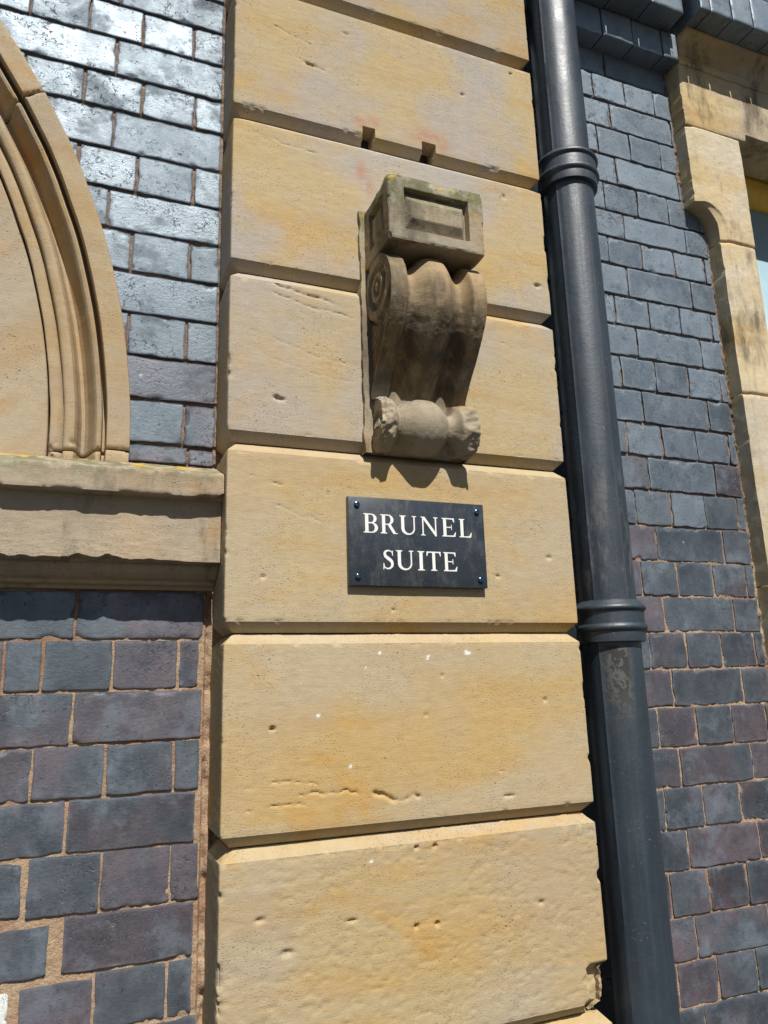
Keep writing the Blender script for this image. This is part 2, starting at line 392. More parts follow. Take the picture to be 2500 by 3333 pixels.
CRK = [  # polylines (x,z), width, depth
 ([(.262,-.292),(.285,-.297),(.300,-.309),(.318,-.306),(.335,-.300),(.345,-.302)], .0042, .009),
 ([(.13,-.286),(.16,-.281),(.185,-.289),(.21,-.284),(.232,-.291)], .0025, .004),
 ([(.01,.664),(.05,.652),(.09,.64),(.13,.63),(.17,.628),(.2,.617)], .003, .005),
 ([(.06,.628),(.12,.612),(.19,.600),(.245,.596)], .0022, .003),
 ([(.02,.545),(.07,.53),(.13,.512),(.2,.498),(.245,.493)], .0016, .002),
 ([(.05,.49),(.11,.478),(.17,.465),(.24,.458)], .0014, .0018),
 ([(.03,.262),(.07,.252),(.1,.243)], .0022, .003), ([(.09,.206),(.13,.190),(.17,.182)], .0018, .0022),
 ([(.06,1.243),(.08,1.238),(.115,1.225),(.16,1.214)], .002, .003),
 ([(.145,1.167),(.165,1.163),(.19,1.158)], .003, .004), ([(.03,.97),(.1,.955),(.17,.95)], .0018, .002),
 ([(.3,-.405),(.33,-.412),(.37,-.42),(.42,-.43)], .0018, .002), ([(.02,-.266),(.06,-.27),(.1,-.262),(.16,-.268)], .002, .003),
 ([(.52,.60),(.57,.590),(.63,.585)], .0016, .0018), ([(.4,.28),(.46,.27),(.5,.262)], .0014, .0016),
 ([(.5,-.27),(.53,-.276),(.56,-.27)], .0016, .002), ([(.02,-.30),(.06,-.305),(.1,-.298),(.14,-.30)], .0022, .0035)]
RED = [(.270,1.052,.020,.014),(.295,1.06,.02,.012),(.43,1.065,.035,.016),(.462,1.050,.02,.016),(.2671,.932,.012,.022),(.285,.90,.01,.02),(.41,1.047,.03,.008),(.51,.86,.02,.03)]
WHT = [(0.3748,-0.063,.0035),(0.4538,-0.0555,.0055),(0.459,-0.058,.004),(0.2791,-0.0552,.003),(0.1631,-0.1596,.0035),(0.2199,-0.2467,.003),(0.2519,-0.0808,.0025),(.3736,-.0665,.0025),(.2536,-.40,.003)]
def seg_d(px, pz, a, b):
    ax, az = a; bx, bz = b; dx, dz = bx-ax, bz-az
    t = np.clip(((px-ax)*dx+(pz-az)*dz)/(dx*dx+dz*dz), 0, 1)
    return np.hypot(px-ax-t*dx, pz-az-t*dz)
r_c = .0028
arc = [(r_c-r_c*math.cos(t), r_c-r_c*math.sin(t)) for t in np.linspace(0, math.pi/2, 5)]
st = .0026
path = [(0., y, 0) for y in np.arange(BK, r_c+.002, -.004)] + [(x, y, 3) for x, y in arc] + [(x, 0., 1) for x in np.arange(r_c+.002, W-r_c-.001, st)] \
     + [(W-x, y, 4) for x, y in arc[::-1]] + [(W, y, 2) for y in np.arange(r_c+.003, BK, .005)]
path = np.array(path)
for bi in range(len(JZ)-1):
    zt, zb = JZ[bi]-.020, JZ[bi+1]-.018
    seen = zt > -.72-.1 and zb < 1.62
    dz = st if seen else .02
    zs = np.concatenate([np.arange(zb, zt, dz), [zt]])
    zs = np.unique(np.concatenate([zs, [zb+.018, zb+.0187, zb+.0173, zt-.018, zt-.0187, zt-.0173, zb+.0001]]))
    e = np.where(zs < zb+.018, zb+.018-zs, np.where(zs > zt-.018, zs-(zt-.018), 0.)); e = np.clip(e, 0, .018)
    PX, ZZ = np.meshgrid(path[:, 0], zs, indexing='ij'); PY = np.broadcast_to(path[:, 1:2], PX.shape)
    E_ = np.broadcast_to(e, PX.shape); kind = np.broadcast_to(path[:, 2:3], PX.shape)
    X = E_ + PX/W*(W-2*E_); Y = E_ + PY/BK*(BK-E_)
    u = PX+PY*.9
    d = .0006*fbm(u*6, ZZ*9, PY*6, 5+bi, 2) + .00016*fbm(u*60, ZZ*150, PY*60, 31+bi, 3)
    # worn arris next to the channels and the corners
    edge = np.exp(-((np.minimum(abs(ZZ-(zb+.018)), abs(ZZ-(zt-.018))))/.004)**2)
    chip = np.clip(fbm(u*40, ZZ*40, PY*40, 77+bi, 3)-.50, 0, 1)
    rough_block = 1.0 if zt > -.3 else 2.6
    d = d + edge*(.0004+.0042*chip)
    cx_ = np.minimum(PX, W-PX); cor = np.exp(-(cx_/.006)**2)*np.where(kind == 0, np.exp(-(PY/.006)**2), 1)
    chip2 = np.clip(fbm(ZZ*38, u*10, 0, 177+bi, 4)-(.30 if rough_block > 1 else .55), 0, 1)
    d = d + cor*(.0006+rough_block*.0045*chip2)
    if seen:
        front = (kind == 1)
        if rough_block > 1:   # flaked lower blocks
            f = fbm(X*16, ZZ*34, 0, 401+bi, 4)
            d = d + front*.0016*np.clip(f-.15, 0, .5)*sst(.35, .0, X-.05*fbm(ZZ*6, 0, 0, 9)) + front*.0010*np.clip(fbm(X*70, ZZ*120, 0, 41, 3), 0, 1)*sst(.0, .25, np.abs(fbm(X*4, ZZ*5, 0, 88, 2)))
        for (x, z, a, b, dp) in PITS:
            if zb-.02 < z < zt+.02:
                q = ((X-x)/a)**2+((ZZ-z)/b)**2
                d = d + front*dp*.7*np.exp(-(q*(1+.3*fbm(X*300, ZZ*300, 0, 3, 2)))**1.5)
        for pl, w, dp in CRK:
            if min(p[1] for p in pl)-.02 < zt and max(p[1] for p in pl)+.02 > zb:
                m = np.full(X.shape, 9.)
                wob = .003*fbm(X*60, ZZ*10, 0, 12, 3)
                for a, b in zip(pl[:-1], pl[1:]): m = np.minimum(m, seg_d(X, ZZ+wob, a, b))
                amp = np.clip(.35+1.0*fbm(X*55, 0, 0, 55, 3), 0, 1.1)
                d = d + front*dp*.65*amp*np.exp(-(m/(w*.75))**2)
        if bi == 2:            # two fixing slots cut up out of the channel
            for (xa, xb, zz1) in ((.2755, .2985, 1.0425), (.4135, .4415, 1.0425)):
                m = sst(xa-.0012, xa+.0006, X)*sst(xb+.0012, xb-.0006, X)*sst(zz1+.0015, zz1-.0008, ZZ)
                d = d + m*np.clip(.048-E_*.6, 0, 1)
        if bi == 7:            # broken lower right corner
            q = (X-W+.055+.012*fbm(ZZ*40, 0, 0, 3, 3))*1.3+(zb+.075-ZZ+.01*fbm(X*60, 0, 0, 6, 3))*1.2
            q2 = (X-(W-.05+.008*fbm(ZZ*60, 0, 0, 3, 3)))
            m = sst(0, .012, q2)*sst(zb+.085, zb+.070, ZZ)
            d = d + m*(.018+.004*fbm(X*60, ZZ*60, 0, 5, 3))*(kind != 0)
    nx = np.where(kind == 0, 1., np.where(kind == 2, -1., np.where(kind == 3, .7, np.where(kind == 4, -.7, 0.))))
    ny = np.where((kind == 1), 1., np.where(kind >= 3, .7, 0.))
    P = np.stack([X+nx*d, Y+ny*d, ZZ], -1)
    col = np.zeros(P.shape)
    rnd = random.Random(bi*7+1)
    col[..., 0] = (.70 if zb > .6 else .48 if zb > 0 else .12)+.2*rnd.random()
    if seen:
        for (x, z, a, b) in RED: col[..., 1] = np.maximum(col[..., 1], (kind == 1)*np.exp(-((X-x)/a)**2-((ZZ-z)/b)**2))
        for (x, z, r) in WHT:
            q = np.hypot(X-x, (ZZ-z)*1.3)/(r*(1+.35*fbm(X*200, ZZ*200, 0, 21, 2)))
            col[..., 2] = np.maximum(col[..., 2], (kind == 1)*sst(1.1, .75, q))
    b = MB(); b.grid(P, False, col); n = P.shape[1]; m = P.shape[0]
    V = np.concatenate(b.V); Fq = [tuple(f) for f in np.concatenate(b.F)]
    # caps
    nb = len(V); V = np.concatenate([V, [[W/2, BK/2+.02, zb]], [[W/2, BK/2+.02, zt]]])
    K = np.concatenate([np.concatenate(b.K), [[.5, 0, 0]], [[.5, 0, 0]]])
    tri = []
    for i in range(m-1):
        tri.append((i*n, nb, (i+1)*n)); tri.append((i*n+n-1, (i+1)*n+n-1, nb+1))
    mesh('stone_block', V, Fq+tri, m_pier, pier, True, K)

# ------------------------------------------------------------------ brick walls
ARC = (-1.6045, .318)
def inside_arch(x, z, r=1.432): return (np.hypot(x-ARC[0], z-ARC[1]) < r) & (z > .24) & (x > ARC[0]-2)
def notch_push(x, z): return None
def build_wall(name, label, rows, xlo, xhi, rec, sd, arch=False, jamb=None, mmat=m_mort, loc=(0, D, -1.62)):
    th = thing(name, label, 'wall', loc)
    B = MB(); rng = random.Random(sd)
    xall = []
    for (z1, z0, js, hi) in rows:
        hi = hi if hi is not None else xhi
        js = [xlo]+[j for j in sorted(js) if xlo+.03 < j < hi-.02]+[hi]
        for k in range(len(js)-1):
            gx = .0018+.0010*rng.random(); gz = (.0034 if z0 > .28 else .0022)+.0010*rng.random()
            a = js[k]+(gx if k else 0); c = js[k+1]-(gx if k < len(js)-2 else .002)
            lo = z0+gz; hi_ = z1-gz; white = False
            if arch and z1 == -.4515:
                if c < -.2: hi_ -= .008; c -= .008; lo += .002
                else: a += .009; lo += .002
            if arch and z1 == -.537:
                if c < -.27: hi_ -= .010; c -= .006; white = c > -.3
                elif c < -.15: hi_ -= .006; a += .004
            if arch and z1 == -.361 and c < -.2:
                lo += .005
                if c < -.27: c -= .004; hi_ -= .003
                else: a += .003
            vis = (c > -.52 and a < 1.46) and (hi_ > -.95 and lo < 1.62)
            stp = .0055 if vis else .03
            nx = max(3, int((c-a)/stp)); nz = max(3, int((hi_-lo)/stp))
            xs = np.concatenate([[a, a+.0012, a+.003], np.linspace(a+.006, c-.006, nx), [c-.003, c-.0012, c]])
            zs = np.concatenate([[lo, lo+.0012, lo+.003], np.linspace(lo+.006, hi_-.006, nz), [hi_-.003, hi_-.0012, hi_]])
            X, Z = np.meshgrid(xs, zs, indexing='ij')
            ex = np.minimum(X-a, c-X); ez = np.minimum(Z-lo, hi_-Z)
            ed = np.minimum(ex, ez)
            s0 = rng.randint(0, 9999)
            y = D - .001 + rng.uniform(-.0012, .0012) + (X-(a+c)/2)*rng.uniform(-.008, .008) + (Z-(lo+hi_)/2)*rng.uniform(-.014, .014)
            y = y + .00035*fbm(X*10, Z*12, s0*.37, sd, 2)
            chip = np.clip(fbm(X*55, Z*55, s0*.11, sd+3, 3)-.38, 0, 1)
            y = y + .0004*np.exp(-(ed/.0010)**2)*(1+4*chip) + chip*.006*np.exp(-(ed/.005)**2)
            corner = np.hypot(np.maximum(.005-ex, 0), np.maximum(.005-ez, 0)); y = y+np.clip(corner-.0052, 0, .01)*1.5
            wx = .0014*fbm(Z*38, s0, 0, 5, 3); wz = .0014*fbm(X*38, s0, 0, 9, 3)
            if k == 0: pass
            Xd = X + wx*np.exp(-(ex/.01)**2); Zd = Z + wz*np.exp(-(ez/.01)**2)
            P = np.stack([Xd, y, Zd], -1)
            # rim going back into the bed
            full = np.empty((P.shape[0]+2, P.shape[1]+2, 3)); full[1:-1, 1:-1] = P
            full[0, 1:-1] = P[0]; full[-1, 1:-1] = P[-1]; full[1:-1, 0] = P[:, 0]; full[1:-1, -1] = P[:, -1]
            full[0, 0] = P[0, 0]; full[0, -1] = P[0, -1]; full[-1, 0] = P[-1, 0]; full[-1, -1] = P[-1, -1]
            for sl in ((0, slice(None)), (-1, slice(None)), (slice(None), 0), (slice(None), -1)): full[sl][..., 1] = D+.02
            if arch:
                if (np.hypot(full[..., 0]-ARC[0], full[..., 2]-ARC[1]) < 1.42).all() and lo > .24: continue
                m = inside_arch(full[..., 0], full[..., 2]); full[..., 1] = np.where(m, .22, full[..., 1])
            if jamb is not None:
                m = jamb(full[..., 0], full[..., 2])
                if m.all(): continue
                full[..., 1] = np.where(m, .2, full[..., 1])
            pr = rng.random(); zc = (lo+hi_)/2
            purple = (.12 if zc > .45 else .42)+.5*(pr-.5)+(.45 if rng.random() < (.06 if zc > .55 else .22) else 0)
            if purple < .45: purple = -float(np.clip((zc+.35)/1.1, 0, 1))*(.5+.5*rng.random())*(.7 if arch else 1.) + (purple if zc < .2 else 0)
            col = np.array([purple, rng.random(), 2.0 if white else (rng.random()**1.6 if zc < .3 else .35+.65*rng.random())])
            ef = np.zeros(full.shape[:2]); ef[1:-1, 1:-1] = np.clip(1.2*np.exp(-(ed/.0014)**2)+3.0*np.clip(chip+.05, 0, 1)*np.exp(-(ed/.006)**2), 0, 1)
            ef[0] = ef[-1] = 1; ef[:, 0] = ef[:, -1] = 1
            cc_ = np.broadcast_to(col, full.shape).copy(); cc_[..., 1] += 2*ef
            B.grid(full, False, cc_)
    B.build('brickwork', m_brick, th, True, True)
    # mortar
    zlo = min(r[1] for r in rows); zhi = max(r[0] for r in rows)
    stp = .006
    def mort(x0, x1, z0, z1, stp):
        X, Z = np.meshgrid(np.arange(x0, x1+stp, stp), np.arange(z0, z1+stp, stp), indexing='ij')
        X = np.minimum(X, x1)
        rr = rec(X, Z)
        Y = D + rr + .0016*fbm(X*70, Z*70, 0, sd+7, 4)*(rr > .002) + .0006*fbm(X*200, Z*200, 0, 3, 2)
        if arch: Y = np.where(inside_arch(X, Z), .22, Y)
        if jamb is not None: Y = np.where(jamb(X, Z), .2, Y)
        return np.stack([X, Y, Z], -1)
    Mm = MB()
    va, vb = max(xlo, -.55), min(xhi+(.035 if arch else 0), 1.47)
    Mm.grid(mort(va, vb, max(zlo, -1.0), min(zhi, 1.66), .004))
    if xlo < va: Mm.grid(mort(xlo, va, zlo, zhi, .03))
    if xhi > vb: Mm.grid(mort(vb, xhi, zlo, zhi, .03))
    if zlo < -1.0: Mm.grid(mort(va, vb, zlo, -1.0, .03))
    if zhi > 1.66: Mm.grid(mort(va, vb, 1.66, zhi, .03))
    Mm.build('mortar', mmat, th, True)
    return th
def patt(kind, x0, xa, xb):
    p = .2195 if kind == 's' else .1095
    k0 = int(math.floor((xa-x0)/p)); return [x0+p*k for k in range(k0, int((xb-x0)/p)+2)]
# left wall: beds and the joints read off row by row
LB = [2.05,1.965,1.88,1.795,1.71,1.625,1.54,1.457,1.373,1.29,1.206,1.117,1.034,.9425,.854,.768,.681,.596,.509,.423,.336,.299]
LK = {1.29: [-.385,-.275,-.171,-.067], 1.206: [-.221], 1.117: [-.385,-.277,-.166,-.06], 1.034: [-.218], .9425: [-.169,-.058], .854: [-.219],
      .768: [-.172,-.062], .681: [-.219], .596: [-.17,-.063], .509: [-.222], .423: [-.165,-.063], .336: [-.053]}
rows = []
for i in range(len(LB)-1):
    z1, z0 = LB[i], LB[i+1]
    if z1 in LK:
        ks = LK[z1]
        h = len(ks) > 1 or (abs(ks[0]+.06) < .03)
        p = .1095 if h else .2195
        js = list(ks)
        while min(js) > -1.2: js.append(min(js)-p)
    else:
        js = patt('s' if i % 2 == 0 else 'h', -.22 if i % 2 == 0 else -.06, -1.2, 0)
    if abs(z1-1.373) < .001: js = [x*1.0 for x in patt('s', -.217, -1.2, 0)]
    rows.append((z1, z0, js, -.003))
LB2 = [.085,.063,-.022,-.1073,-.194,-.278,-.361,-.4515,-.537,-.622,-.707,-.792,-.877,-.962,-1.047,-1.132,-1.217,-1.302,-1.387,-1.472,-1.557,-1.62]
LK2 = {.063: [-.23], -.022: [-.336,-.277,-.168,-.059], -.1073: [-.227], -.194: [-.283,-.171,-.061], -.278: [-.227], -.361: [-.279,-.17,-.061], -.4515: [-.231], -.537: [-.282,-.171,-.061]}
for i in range(len(LB2)-1):
    z1, z0 = LB2[i], LB2[i+1]
    js = list(LK2.get(z1, [-.228] if i % 2 else [-.17, -.061])); p = .2195 if len(js) == 1 else .1095
    while min(js) > -1.2: js.append(min(js)-p)
    rows.append((z1, z0, js, -.018+.005*math.sin(i*2.3)))
rows.append((.299, .085, patt('s', -.22, -1.2, 0), -.003))
BEDL = np.array(sorted(LB+LB2))
def bedness(z, beds):
    i = np.clip(np.searchsorted(beds, z), 1, len(beds)-1); dd_ = np.minimum(abs(z-beds[i-1]), abs(z-beds[i])); return np.exp(-(dd_/.0065)**4)
def recL(x, z):
    r = .0085*sst(.0, .32, z)+.0026*(1-sst(.0, .32, z))
    r = r*(.42+.58*bedness(z, BEDL)) + .0010*fbm(x*9, z*9, 0, 91, 3)
    # smeared repointing low on the left
    
    r = np.where(z < -.36, r*(1-.6*sst(-.17, -.22, x)), r)
    gap = sst(-.014, -.010, x)*(z < .06)
    r = r + gap*(.007+.007*fbm(x*70, z*28, 0, 66, 4))
    return np.clip(r, .0018, .03)
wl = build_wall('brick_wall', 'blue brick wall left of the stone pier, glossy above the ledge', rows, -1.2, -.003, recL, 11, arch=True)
# right wall
RB = [2.06,1.975,1.89,1.80,1.715,1.63,1.60,1.517,1.432,1.346,1.258,1.172,1.086,1.008,.9285,.8415,.759,.6735,.586,.4995,.414,.328,.2415,.156,.0725,-.011,-.0945,-.179,-.266,-.350,-.4365,-.519,-.609,-.693,-.7775,-.862,-.947,-1.03,-1.117,-1.2,-1.287,-1.37,-1.457,-1.54,-1.62]
RK = [[1.043],[1.102,1.207],[1.044],[1.099,1.206],[1.043,1.256],[1.102,1.207],[1.048,1.256],[1.096,1.205],[1.04,1.251],[1.097,1.201],[1.049,1.26],[1.095,1.202],[1.043,1.256],[1.093,1.203],[1.039,1.249],[1.096,1.202],[1.039,1.247],[1.09,1.199],[1.038,1.251],[1.092,1.198],[1.038,1.249],[1.094,1.202],[1.035,1.248],[1.088,1.197],[1.032,1.239],[1.078,1.187],[1.027,1.236],[1.074,1.183],[1.026,1.236]]
rows = []
for i in range(len(RB)-1):
    z1, z0 = RB[i], RB[i+1]
    j = i-6
    if 0 <= j < len(RK): ks = RK[j]; st_row = (j % 2 == 0)
    else: st_row = (i % 2 == 0); ks = [1.04] if st_row else [1.09, 1.2]
    p = .2125 if st_row else .1075
    js = list(ks)
    while min(js) > .74: js.append(min(js)-p)
    if st_row and 1.2 > max(js): js.append(max(js)+.2125)
    while max(js) < 1.34: js.append(max(js)+(p if st_row else .1075))
    if st_row: js = [x for x in js if x < 1.30]
    rows.append((z1, z0, js, 1.335))
JX = 1.335
def jamb_r(x, z):
    n_ = .003*fbm(z*45, 0, 0, 8, 3)
    up_ = (x > 1.266+n_) & (z > 1.147)
    q = (x > 1.266) & (z > 1.08) & (z <= 1.147) & (np.hypot(x-1.268, z-1.079) > .070)
    return up_ | q | (x > 1.42)
BEDR = np.array(sorted(RB))
def recR(x, z):
    r = .0080*sst(.1, .55, z)+.0026*(1-sst(.1, .55, z))
    r = r*(.42+.58*bedness(z, BEDR)) + .0010*fbm(x*9, z*9, 0, 71, 3)
    return np.clip(r, .0018, .03)
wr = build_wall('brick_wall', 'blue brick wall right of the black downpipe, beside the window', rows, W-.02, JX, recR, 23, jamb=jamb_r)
# sand mortar fillet against the jamb
# ------------------------------------------------------------------ blind arch
arch = thing('blind_arch', 'moulded sandstone blind arch set into the brick above the ledge', 'arch', (ARC[0], D, .287))
prof = [(1.4465,.125),(1.4465,.108),(1.4455,.1052),(1.440,.1042),(1.412,.1040),(1.407,.1046),(1.4055,.107),(1.4050,.136),(1.4035,.142),(1.3995,.142),(1.3980,.130),(1.3970,.1205),(1.394,.1185),(1.389,.121),
        (1.385,.129),(1.381,.143),(1.375,.162),(1.369,.172),(1.363,.170),(1.359,.158),(1.3555,.141),(1.351,.132),(1.345,.130),(1.338,.1315),(1.3345,.134),(1.3332,.137),(1.3326,.147),(1.3315,.1490),
        (1.328,.1455),(1.322,.1425),(1.314,.1425),(1.3105,.1435),(1.3092,.1465),(1.3088,.164)]
def dens(pr, ds):
    out = [pr[0]]
    for a, b in zip(pr[:-1], pr[1:]):
        n = max(1, int(math.hypot(a[0]-b[0], a[1]-b[1])/ds))
        out += [(a[0]+(b[0]-a[0])*k/n, a[1]+(b[1]-a[1])*k/n) for k in range(1, n+1)]
    return np.array(out)
pr = dens(prof, .0018)
def voussoir(t0, t1, sd, hi=True, nm='voussoir'):
    n = max(4, int(abs(t1-t0)*1.4/(.0035 if hi else .02)))
    T = np.linspace(t0, t1, n)
    Rr, TT = np.meshgrid(pr[:, 0], T, indexing='ij'); YY = np.broadcast_to(pr[:, 1:2], Rr.shape).copy()
    s_ = TT*1.4
    YY = YY + .0007*fbm(Rr*25, s_*9, 0, sd, 3) + .0001*fbm(Rr*150, s_*60, 0, sd+2, 2)
    e0 = np.minimum(abs(TT-t0), abs(TT-t1))*1.4
    dam = np.clip(fbm(Rr*60, s_*60, 0, sd+9, 4)-.1, 0, 1)
    YY = YY + (.0035*np.exp(-(e0/.0025)**2)) + dam*.016*np.exp(-(e0/.014)**2)*(Rr < 1.40) + dam*.005*np.exp(-(e0/.006)**2)
    RR = Rr + .0008*fbm(s_*12, Rr*3, 0, sd+5, 3)
    P = np.stack([ARC[0]+RR*np.cos(TT), YY, ARC[1]+RR*np.sin(TT)], -1)
    full = np.concatenate([P[:, :1]*[1, 0, 1]+[0, .2, 0], P, P[:, -1:]*[1, 0, 1]+[0, .2, 0]], 1)
    b = MB(); b.grid(full, True); b.build(nm, m_arch, arch)
A0 = rad(29.6)
voussoir(rad(-1.22), rad(-.10), 3, nm='base_stone'); voussoir(rad(.02), A0-.0012, 5); voussoir(A0+.0012, rad(59.4), 9); voussoir(rad(59.6), rad(89.8), 13, False)
def panel(t0, t1, sd):
    n = max(4, int((t1-t0)*1.3/.006))
    rr = np.concatenate([np.linspace(1.10, 1.295, 34), [1.30, 1.303, 1.305, 1.3062, 1.307, 1.307]])
    yy = np.concatenate([np.full(34, .1545), [.1545, .1547, .1552, .1562, .159, .175]])
    Rr, TT = np.meshgrid(rr, np.linspace(t0, t1, n), indexing='ij'); YY = np.broadcast_to(yy[:, None], Rr.shape)
    YY = YY + .0012*fbm(Rr*8, TT*12, 0, sd, 3)+.0003*fbm(Rr*90, TT*120, 0, sd, 2)
    P = np.stack([ARC[0]+Rr*np.cos(TT), YY, ARC[1]+Rr*np.sin(TT)], -1)
    full = np.concatenate([P[:, :1]*[1, 0, 1]+[0, .19, 0], P, P[:, -1:]*[1, 0, 1]+[0, .19, 0]], 1)
    b = MB(); b.grid(full, True); b.build('panel', m_panel, arch)
panel(rad(-1.15), rad(-.75), 41); panel(rad(-.62), A0-.004, 43); panel(A0+.001, rad(75), 47)
b = MB()
TT, Rr = np.meshgrid(np.linspace(rad(-1.2), rad(89), 120), [1.09, 1.44], indexing='ij')
b.grid(np.stack([ARC[0]+Rr*np.cos(TT), 0*TT+.178, ARC[1]+Rr*np.sin(TT)], -1), False)
b.build('joint_backing', m_dark, arch)

# ------------------------------------------------------------------ ledge under the arch
ledge = thing('stone_ledge', 'projecting sandstone ledge with a chipped lower moulding, left of the pier', 'ledge', (-.6, D, .063))
lp = [(.16,.298),(.112,.296),(.101,.293),(.07,.280),(.025,.2625),(.019,.2595),(.0155,.2570),(.015,.2540),(.015,.220),(.0155,.2165),(.0175,.2152),(.035,.2145),(.0405,.213),(.0418,.209),
      (.0420,.15),(.0420,.110),(.0425,.1055),(.045,.1032),(.057,.1022),(.063,.1010),(.066,.0975),(.072,.0885),(.080,.0815),(.0905,.0780),(.0918,.0770),(.0922,.0735),(.0945,.0712),(.1035,.0700),(.1045,.0690),(.1050,.0660),(.107,.0640),(.150,.0632)]
lpr = dens(lp, .0028)
xs = np.concatenate([np.arange(-1.2, -.46, .03), np.arange(-.46, -.0022, .003), [-.0012]])
_e = [(a, c) for a, c in zip(np.full(40, .0420), np.linspace(.1335, .1058, 40))]
lpr = np.array([q for q in lpr if q[1] > .134 or q[0] < .041][:] + _e + [q for q in lpr if q[1] < .1057 or (q[1] <= .1055)])
X, Yb = np.meshgrid(xs, lpr[:, 0], indexing='ij'); Z = np.broadcast_to(lpr[:, 1][None], X.shape)
Y = Yb.copy()
Y = Y + .0006*fbm(X*9, Z*20, 0, 3, 3)+.0003*fbm(X*80, Z*160, 0, 5, 3)
br = np.clip(1-1.5*abs(vn(X*19, 0*Z, 0, 14)), 0, 1)**1.3*(.62+.38*vn(X*8, 0*Z, 0, 2))+.07*fbm(X*60, 0*Z, 0, 15, 3)
brk = (.0015+.024*np.clip(br+.05, 0, 1.1))*sst(-.05, -.13, X)+.0008
zb_ = .1025+brk
low = (Z < .14) & (Z > .1005) & (Yb < .060)
Y = np.where(low, np.maximum(Y, Y + np.minimum(.018, .0620-Y)*sst(zb_+.0015, zb_-.0025, Z)), Y)
et = np.exp(-((Z-.2155)/.004)**2)*(Yb < .025); Y = Y + et*.004*np.clip(fbm(X*30, 0*Z, 0, 22, 3)-.1, 0, 1)
Zd = Z + et*.003*np.clip(fbm(X*26, 0*Z, 0, 27, 4)-.35, 0, 1)
cc = np.exp(-((X+.001)/.012)**2)*(Z > .205)*(Z < .235)*(Yb < .03); Zd = Zd + cc*.008
tp = np.exp(-((Z-.257)/.004)**2)*(Yb < .03); Y = Y+tp*.003*np.clip(fbm(X*30, 3+0*Z, 0, 22, 3), 0, 1)
P = np.stack([X, Y, Zd], -1)
end = P[-1:].copy(); end[..., 1] = .16; P = np.concatenate([P, end], 0)
b = MB(); b.grid(P, True); b.build('moulding', m_ledge, ledge)
# mortar run between brick and ledge
b = MB(); xs = np.arange(-.156, -.002, .003)
t = np.linspace(0, 1, 6); X, T = np.meshgrid(xs, t, indexing='ij')
Yq = .128-.024*T+.002*fbm(X*60, T, 0, 4, 3); Zq = .303-.010*T+.0025*fbm(X*50, T, 0, 8, 3)
b.grid(np.stack([X, Yq, Zq], -1), True); b.build('mortar_fillet', m_mort2, ledge)

# ------------------------------------------------------------------ scrolled corbel
cor = thing('scroll_corbel', 'weathered stone corbel carved with a scroll, broken at its lower ears', 'corbel', (.368, 0, .316))
b = MB()
def slab(x0, x1, z0, z1, y0, sd):
    xs = np.concatenate([[x0, x0], np.arange(x0+.0015, x1, .004), [x1, x1]]); zs = np.arange(z0, z1, .004)
    X, Z = np.meshgrid(xs, zs, indexing='ij'); Y = np.full(X.shape, y0)+.0012*fbm(X*60, Z*30, 0, sd, 4)
    Y[0] = .05; Y[-1] = .05; Xn = X+.0016*fbm(Z*40, 0*X, 0, sd+1, 4)*(X < x0+.01)
    return np.stack([Xn, Y, Z], -1)
b.grid(slab(.2575, .474, .3165, .836, -.009, 3)); b.build('back_slab', m_corb, cor)
# upper block with sunk panels
X0, X1, Y1, Z0, Z1 = .2675, .4695, -.138, .697, .832
def face_relief(u, v, w, h, mu, mv, dep, rise, bev):
    """sunk rectangle, with a raised bevelled pad in it; u,v measured from the corner"""
    iu = np.minimum(u-mu, w-mu-u); iv = np.minimum(v-mv, h-mv-v)
    sunk = sst(-.0005, .0012, np.minimum(iu, iv))
    pad = np.clip(np.minimum(np.maximum(iu-.003, 0)/bev[0], np.maximum(iv-.003, 0)/bev[1]), 0, 1)
    return sunk*dep-pad*rise
st2 = .0016
rb = .004
def ring_path():
    pts = []
    for y in np.arange(.03, Y1+rb, -.0022): pts.append((X0, y, 0))
    for t in np.linspace(0, math.pi/2, 5): pts.append((X0+rb-rb*math.cos(t), Y1+rb-rb*math.sin(t), 3))
    for x in np.arange(X0+rb+.001, X1-rb, st2): pts.append((x, Y1, 1))
    for t in np.linspace(math.pi/2, 0, 5): pts.append((X1-rb+rb*math.cos(t), Y1+rb-rb*math.sin(t), 4))
    for y in np.arange(Y1+rb+.002, .03, .004): pts.append((X1, y, 2))
    return np.array(pts)
pth = ring_path(); zs = np.concatenate([[Z0, Z0+.0006], np.arange(Z0+.002, Z1-.002, st2), [Z1-.0006, Z1]])
PX, ZZ = np.meshgrid(pth[:, 0], zs, indexing='ij'); PY = np.broadcast_to(pth[:, 1:2], PX.shape); kd = np.broadcast_to(pth[:, 2:3], PX.shape)
d = .0009*fbm(PX*30, ZZ*30, PY*30, 4, 3)+.0003*fbm(PX*150, ZZ*150, PY*150, 7, 2)
d = d + np.where(kd == 1, face_relief(PX-X0, ZZ-Z0, X1-X0, Z1-Z0, .0325, .0245, .0165, .0150, (.012, .022)), 0)
d = d + np.where(kd == 0, face_relief(PY-Y1, ZZ-Z0, -Y1-.006, Z1-Z0, .028, .027, .012, .0105, (.012, .018)), 0)
tope = np.exp(-((Z1-ZZ)/.006)**2); d = d + tope*(.002+.005*np.clip(fbm(PX*35, PY*35, ZZ*20, 9, 4), -.1, 1))
bote = np.exp(-((ZZ-Z0)/.002)**2); d = d + bote*(.0008+.002*np.clip(fbm(PX*50, PY*50, 0, 19, 3), 0, 1))
crn = (kd >= 3)*np.clip(fbm(ZZ*50, PX*20, 0, 33, 3)-.1, 0, 1)*.004; d = d+crn
